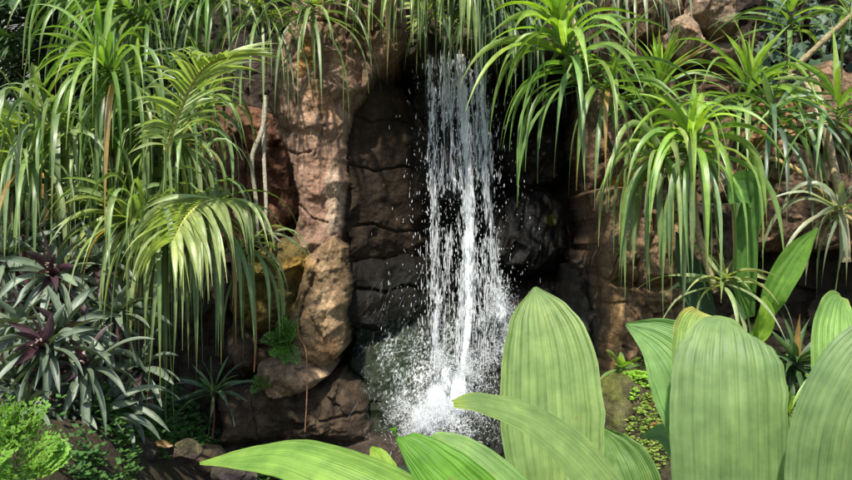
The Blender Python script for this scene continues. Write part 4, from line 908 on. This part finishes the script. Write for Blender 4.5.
palm('dense dark palm filling the upper left corner', P(20, 300, 7.2) * [1, 1, 0], P(18, 60, 7.2), 15, 1.0, 'dark', 1)
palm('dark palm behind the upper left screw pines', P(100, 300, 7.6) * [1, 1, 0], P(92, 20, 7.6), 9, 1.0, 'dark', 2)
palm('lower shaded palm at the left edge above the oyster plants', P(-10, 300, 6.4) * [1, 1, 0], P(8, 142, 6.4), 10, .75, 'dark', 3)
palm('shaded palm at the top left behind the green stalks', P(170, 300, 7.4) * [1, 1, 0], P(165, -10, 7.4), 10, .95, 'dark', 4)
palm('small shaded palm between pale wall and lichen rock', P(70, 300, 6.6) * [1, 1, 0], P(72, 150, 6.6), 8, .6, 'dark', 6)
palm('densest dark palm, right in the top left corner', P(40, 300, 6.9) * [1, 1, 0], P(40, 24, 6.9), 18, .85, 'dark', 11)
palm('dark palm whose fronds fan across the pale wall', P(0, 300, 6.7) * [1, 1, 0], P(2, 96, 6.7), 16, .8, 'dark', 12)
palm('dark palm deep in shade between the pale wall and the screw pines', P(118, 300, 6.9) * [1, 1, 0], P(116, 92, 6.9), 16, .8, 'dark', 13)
root = thing('garden_wall', (-4.6, 9.0, 0), 'pale grey slatted wall glimpsed behind the palms', 'wall')
def box(mb, x0, x1, y0, y1, z0, z1, col):
    v = np.array([(x, y, z) for x in (x0, x1) for y in (y0, y1) for z in (z0, z1)])
    mb.add(v, [[0, 1, 3, 2], [4, 6, 7, 5], [0, 4, 5, 1], [2, 3, 7, 6], [0, 2, 6, 4], [1, 5, 7, 3]], None, (*col, 1))
mb = MB(); box(mb, -9.2, -3.2, 9.0, 9.25, -.2, 5.2, (.27, .26, .25)); mb.build('panel', M_WALL, root, smooth=False)
for i in range(21):
    mb = MB(); x = -9.1 + i * .29; box(mb, x, x + .06, 8.93, 8.997, -.2, 5.2, (.33, .32, .30)); mb.build('slat', M_WALL, root, smooth=False)
mb = MB(); box(mb, -3.42, -3.28, 8.2, 8.34, -.2, 4.6, (.46, .34, .29)); box(mb, -3.45, -3.25, 8.17, 8.37, 4.6, 4.7, (.46, .34, .29))
tag(mb.build('post', M_WALL, smooth=False), 'pale pinkish post seen between upper left leaves', 'post')

# ---- ivy, top right
root = thing('ivy', P(810, 60, 6.1), 'dark ivy with pointed lobed leaves covering the top right corner', 'plant'); mb = MB(); ms = MB()
def lobed(mb, c, nrm, upv, r, col):
    nrm = nrm / np.linalg.norm(nrm); sd = np.cross(upv, nrm); sd /= np.linalg.norm(sd); upv = np.cross(nrm, sd)
    shp = [(0, -.25), (.42, -.42), (.5, -.05), (.85, .15), (.38, .42), (0, 1.05), (-.38, .42), (-.85, .15), (-.5, -.05), (-.42, -.42)]
    v = [c + (sd * a + upv * b - nrm * .18 * (a * a + max(0, b) ** 2)) * r for a, b in shp] + [c + upv * .1 * r + nrm * .05 * r]
    f = [[10, 0, 1, 2], [10, 2, 3, 4], [10, 4, 5, 6], [10, 6, 7, 8], [10, 8, 9, 0]]
    uvv = [(a * .5 + .5, b * .4 + .4) for a, b in shp] + [(.5, .4)]
    mb.add(v, f, uvv, (*col, 1))
for i in range(330):
    px, py = rng.uniform(762, 905), rng.uniform(-60, 92)
    if py > 66 and px > 815: continue
    c = P(px, py, 6.05 + rng.uniform(-.12, .2)); f = rng.uniform(.7, 1.5)
    lobed(mb, c, np.array([rng.normal(0, .35), -1, rng.normal(.45, .3)]), np.array([rng.normal(0, .5), 0, -1.]), rng.uniform(.045, .085), (.032 * f, .068 * f, .034 * f))
mb.build('leaves', M_DARKLEAF, root)
for i in range(14):
    x = 765 + i * 9; tube(ms, [P(x, 100, 6.25), P(x + rng.normal(0, 5), 40, 6.2), P(x + rng.normal(0, 8), -60, 6.25)], .006, .004, (.09, .06, .04, 1), n=10, sides=5)
ms.build('vine', M_BARK, root)

# ---- ferns
def fern(name, label, px, py, Yd, n, L, pal, spread, tilt=(0, -.6, .6), lw=.016, group=None, pin=14, sub=7, droop=1.0):
    """fronds with side branches set with round little leaflets"""
    b = P(px, py, Yd); root = thing(name, b, label, 'fern', group); mb = MB(); ms = MB(); col0 = np.array(pal)
    for i in range(n):
        d = np.array(tilt) + rng.normal(0, spread, 3); d[1] = min(d[1], -.1); d /= np.linalg.norm(d)
        l = L * rng.uniform(.7, 1.1); p = [b]; dd = d.copy()
        for k in range(6): dd = dd + G * droop * .12; dd /= np.linalg.norm(dd); p.append(p[-1] + dd * l / 6)
        c = spline(p, pin); T = np.gradient(c, axis=0); tube(ms, p, .0022, .001, (.07, .05, .02, 1), n=8, sides=4)
        fc = col0 * rng.uniform(.7, 1.3)
        for k in range(2, pin):
            t = T[k] / np.linalg.norm(T[k]); sd = np.cross(t, [rng.normal(0, .2), -.7, .7]); sd /= np.linalg.norm(sd)
            pl = l * .34 * math.sin(math.pi * min(1, k / pin * .85 + .15))
            for s in (-1, 1):
                dr = sd * s + t * .5 + G * .25; dr /= np.linalg.norm(dr)
                for j in range(1, sub + 1):
                    q_ = c[k] + dr * pl * j / sub
                    r = lw * rng.uniform(.7, 1.2); e1 = (t * (1 if j % 2 else -1) + dr * .4); e1 /= np.linalg.norm(e1)
                    nr = np.array([rng.normal(0, .55), -.6, .8 + rng.normal(0, .4)]); e2 = np.cross(e1, nr); e2 /= np.linalg.norm(e2)
                    v = [q_, q_ + e1 * r * .75 + e2 * r * .75, q_ + e1 * r * 1.45, q_ + e1 * r * .75 - e2 * r * .75]
                    mb.add(v, [[0, 1, 2, 3]], [(0.2, 0), (1, .5), (.8, 1), (0, .5)], (*(fc * rng.uniform(.8, 1.25)), 1))
    mb.build('fronds', M_FERN, root); ms.build('stalks', M_BARK, root); return root
LM = (.15, .29, .04)
GFN = 'lime maidenhair ferns in the bottom left corner'
fern('fern', 'lime maidenhair fern in the corner, uppermost fronds arching right', 2, 446, 3.1, 9, .27, LM, .4, (.45, -.4, .65), .0125, GFN, 16, 5)
fern('fern', 'lime maidenhair fern at the bottom, fronds drooping right beneath the oyster plants', 20, 472, 2.95, 10, .25, LM, .45, (.3, -.5, .6), .0125, GFN, 16, 5)
fern('fern', 'lime maidenhair fern cut by the left picture edge', -12, 462, 2.8, 8, .24, LM, .45, (.2, -.5, .6), .0125, GFN, 16, 5)
fern('fern', 'small bright green fern tuft growing on the rock beside the pillar foot', 284, 342, 5.25, 26, .15, (.10, .22, .035), .55, (0, -.5, .6), .009, None, 12, 6)
fern('fern', 'tiny fern sprig on the rock left of the small boulder', 266, 382, 5.3, 10, .11, (.10, .22, .03), .4, (0, -.6, .6), .008, None, 8, 4)
# ---- low seedlings (countless small leaves)
def seedlings(name, pts_fn, n, col, r0, r1, mat=M_FERN):
    mb = MB()
    for i in range(n):
        c = pts_fn()
        if c is None: continue
        f = rng.uniform(.6, 1.35)
        for k in range(3):
            a = k * 2.1 + rng.uniform(0, 6); e1 = np.array([math.cos(a), math.sin(a) * .8 - .2, .35]); e1 /= np.linalg.norm(e1)
            e2 = np.cross(e1, [0, -.4, .9]); r = rng.uniform(r0, r1)
            mb.add([c, c + e1 * r * .6 + e2 * r * .5, c + e1 * r * 1.25, c + e1 * r * .6 - e2 * r * .5], [[0, 1, 2, 3]], [(0.2, 0), (1, .5), (.8, 1), (0, .5)], (*(np.array(col) * f), 1))
    return mb.build(name, mat)
def on_ground(x0, x1, y0, y1, h):
    def f():
        x, y = rng.uniform(x0, x1), rng.uniform(y0, y1)
        if fbm(np.array([x * 3, y * 3, 1.0]), 3) < -.15: return None
        return np.array([x, y, float(ground_z(x, y)) + rng.uniform(.01, h)])
    return f
tag(seedlings('ground_cover', on_ground(.85, 2.6, 4.0, 5.6, .07), 11000, (.19, .28, .045), .005, .019), 'bright lime creeping plants carpeting the right bank', 'ground cover', kind='stuff')
tag(seedlings('ground_cover', on_ground(-1.75, -.6, 3.6, 5.5, .12), 6500, (.06, .14, .03), .016, .034), 'dark green seedlings along the foot of the left rocks', 'ground cover', kind='stuff')
def on_boulder():
    a, e = rng.uniform(0, 6.28), rng.uniform(0, 1); c = P(632, 412, 4.95) + np.array([math.cos(a) * .2 * e + .03, -abs(math.sin(a)) * .22 * e, .24 * math.sqrt(1 - e * e * .9)]); return c
tag(seedlings('ground_cover', on_boulder, 260, (.22, .40, .04), .012, .024), 'lime seedlings sprouting on top of the dark rounded boulder', 'ground cover', kind='stuff')
lit = [('curled brown leaf lying on the dark ground below the oyster plants', 150, 446, 4.5), ('small tan fallen leaf beside the flat grey cobble', 104, 452, 4.4),
       ('yellowed fallen leaf on the right bank among lime creepers', 668, 420, 4.5), ('brown fallen leaf caught below the dark rounded boulder', 650, 452, 4.4)]
for k_, (lab_, px, py, Yd) in enumerate(lit):
    p_ = P(px, py, Yd); p_[2] = float(ground_z(p_[0], p_[1])) + .05; mb = MB()
    blade(mb, p_, np.array([math.cos(k_ * 1.9), math.sin(k_ * 1.9) * .6, .35]), .13, .045, 3, (.22 + .03 * k_, .13 + .03 * (k_ % 3), .05), seg=8, wid='oval', fold=.5)
    tag(mb.build('fallen_leaf', M_DARKLEAF), lab_, 'leaf', 'fallen leaves on the ground')
# strap plants at the foot of the right rock
rosette('grass_tuft', 'dark strap leaves at the foot of the right rock hollow', 792, 372, 4.7, (0, -.5, .6), .1, 34, .25, .42, .036, 'dark', 2.2, (15, 100), None, None, mat=M_OYSTER)
rosette('grass_tuft', 'thin arching grass tuft between the two right foreground leaves', 786, 420, 4.0, (.1, -.4, .8), .05, 24, .25, .45, .016, 'green', 2.6, (15, 90), None, None)
rosette('grass_tuft', 'small bright leaves beside the dark boulder under the right block', 622, 372, 5.1, (0, -.4, .8), .04, 9, .08, .16, .045, 'lime', 1.5, (20, 90), None, None, wid='oval')
rosette('grass_tuft', 'shaded spreading plant against the dark wall low on the left', 214, 395, 5.3, (0, -.5, .7), .04, 22, .18, .34, .026, 'blue', 1.8, (15, 80), ([(212,440,5.35),(214,420,5.33)], .006, .006, (.15, .06, .05)), None, wid='lance')
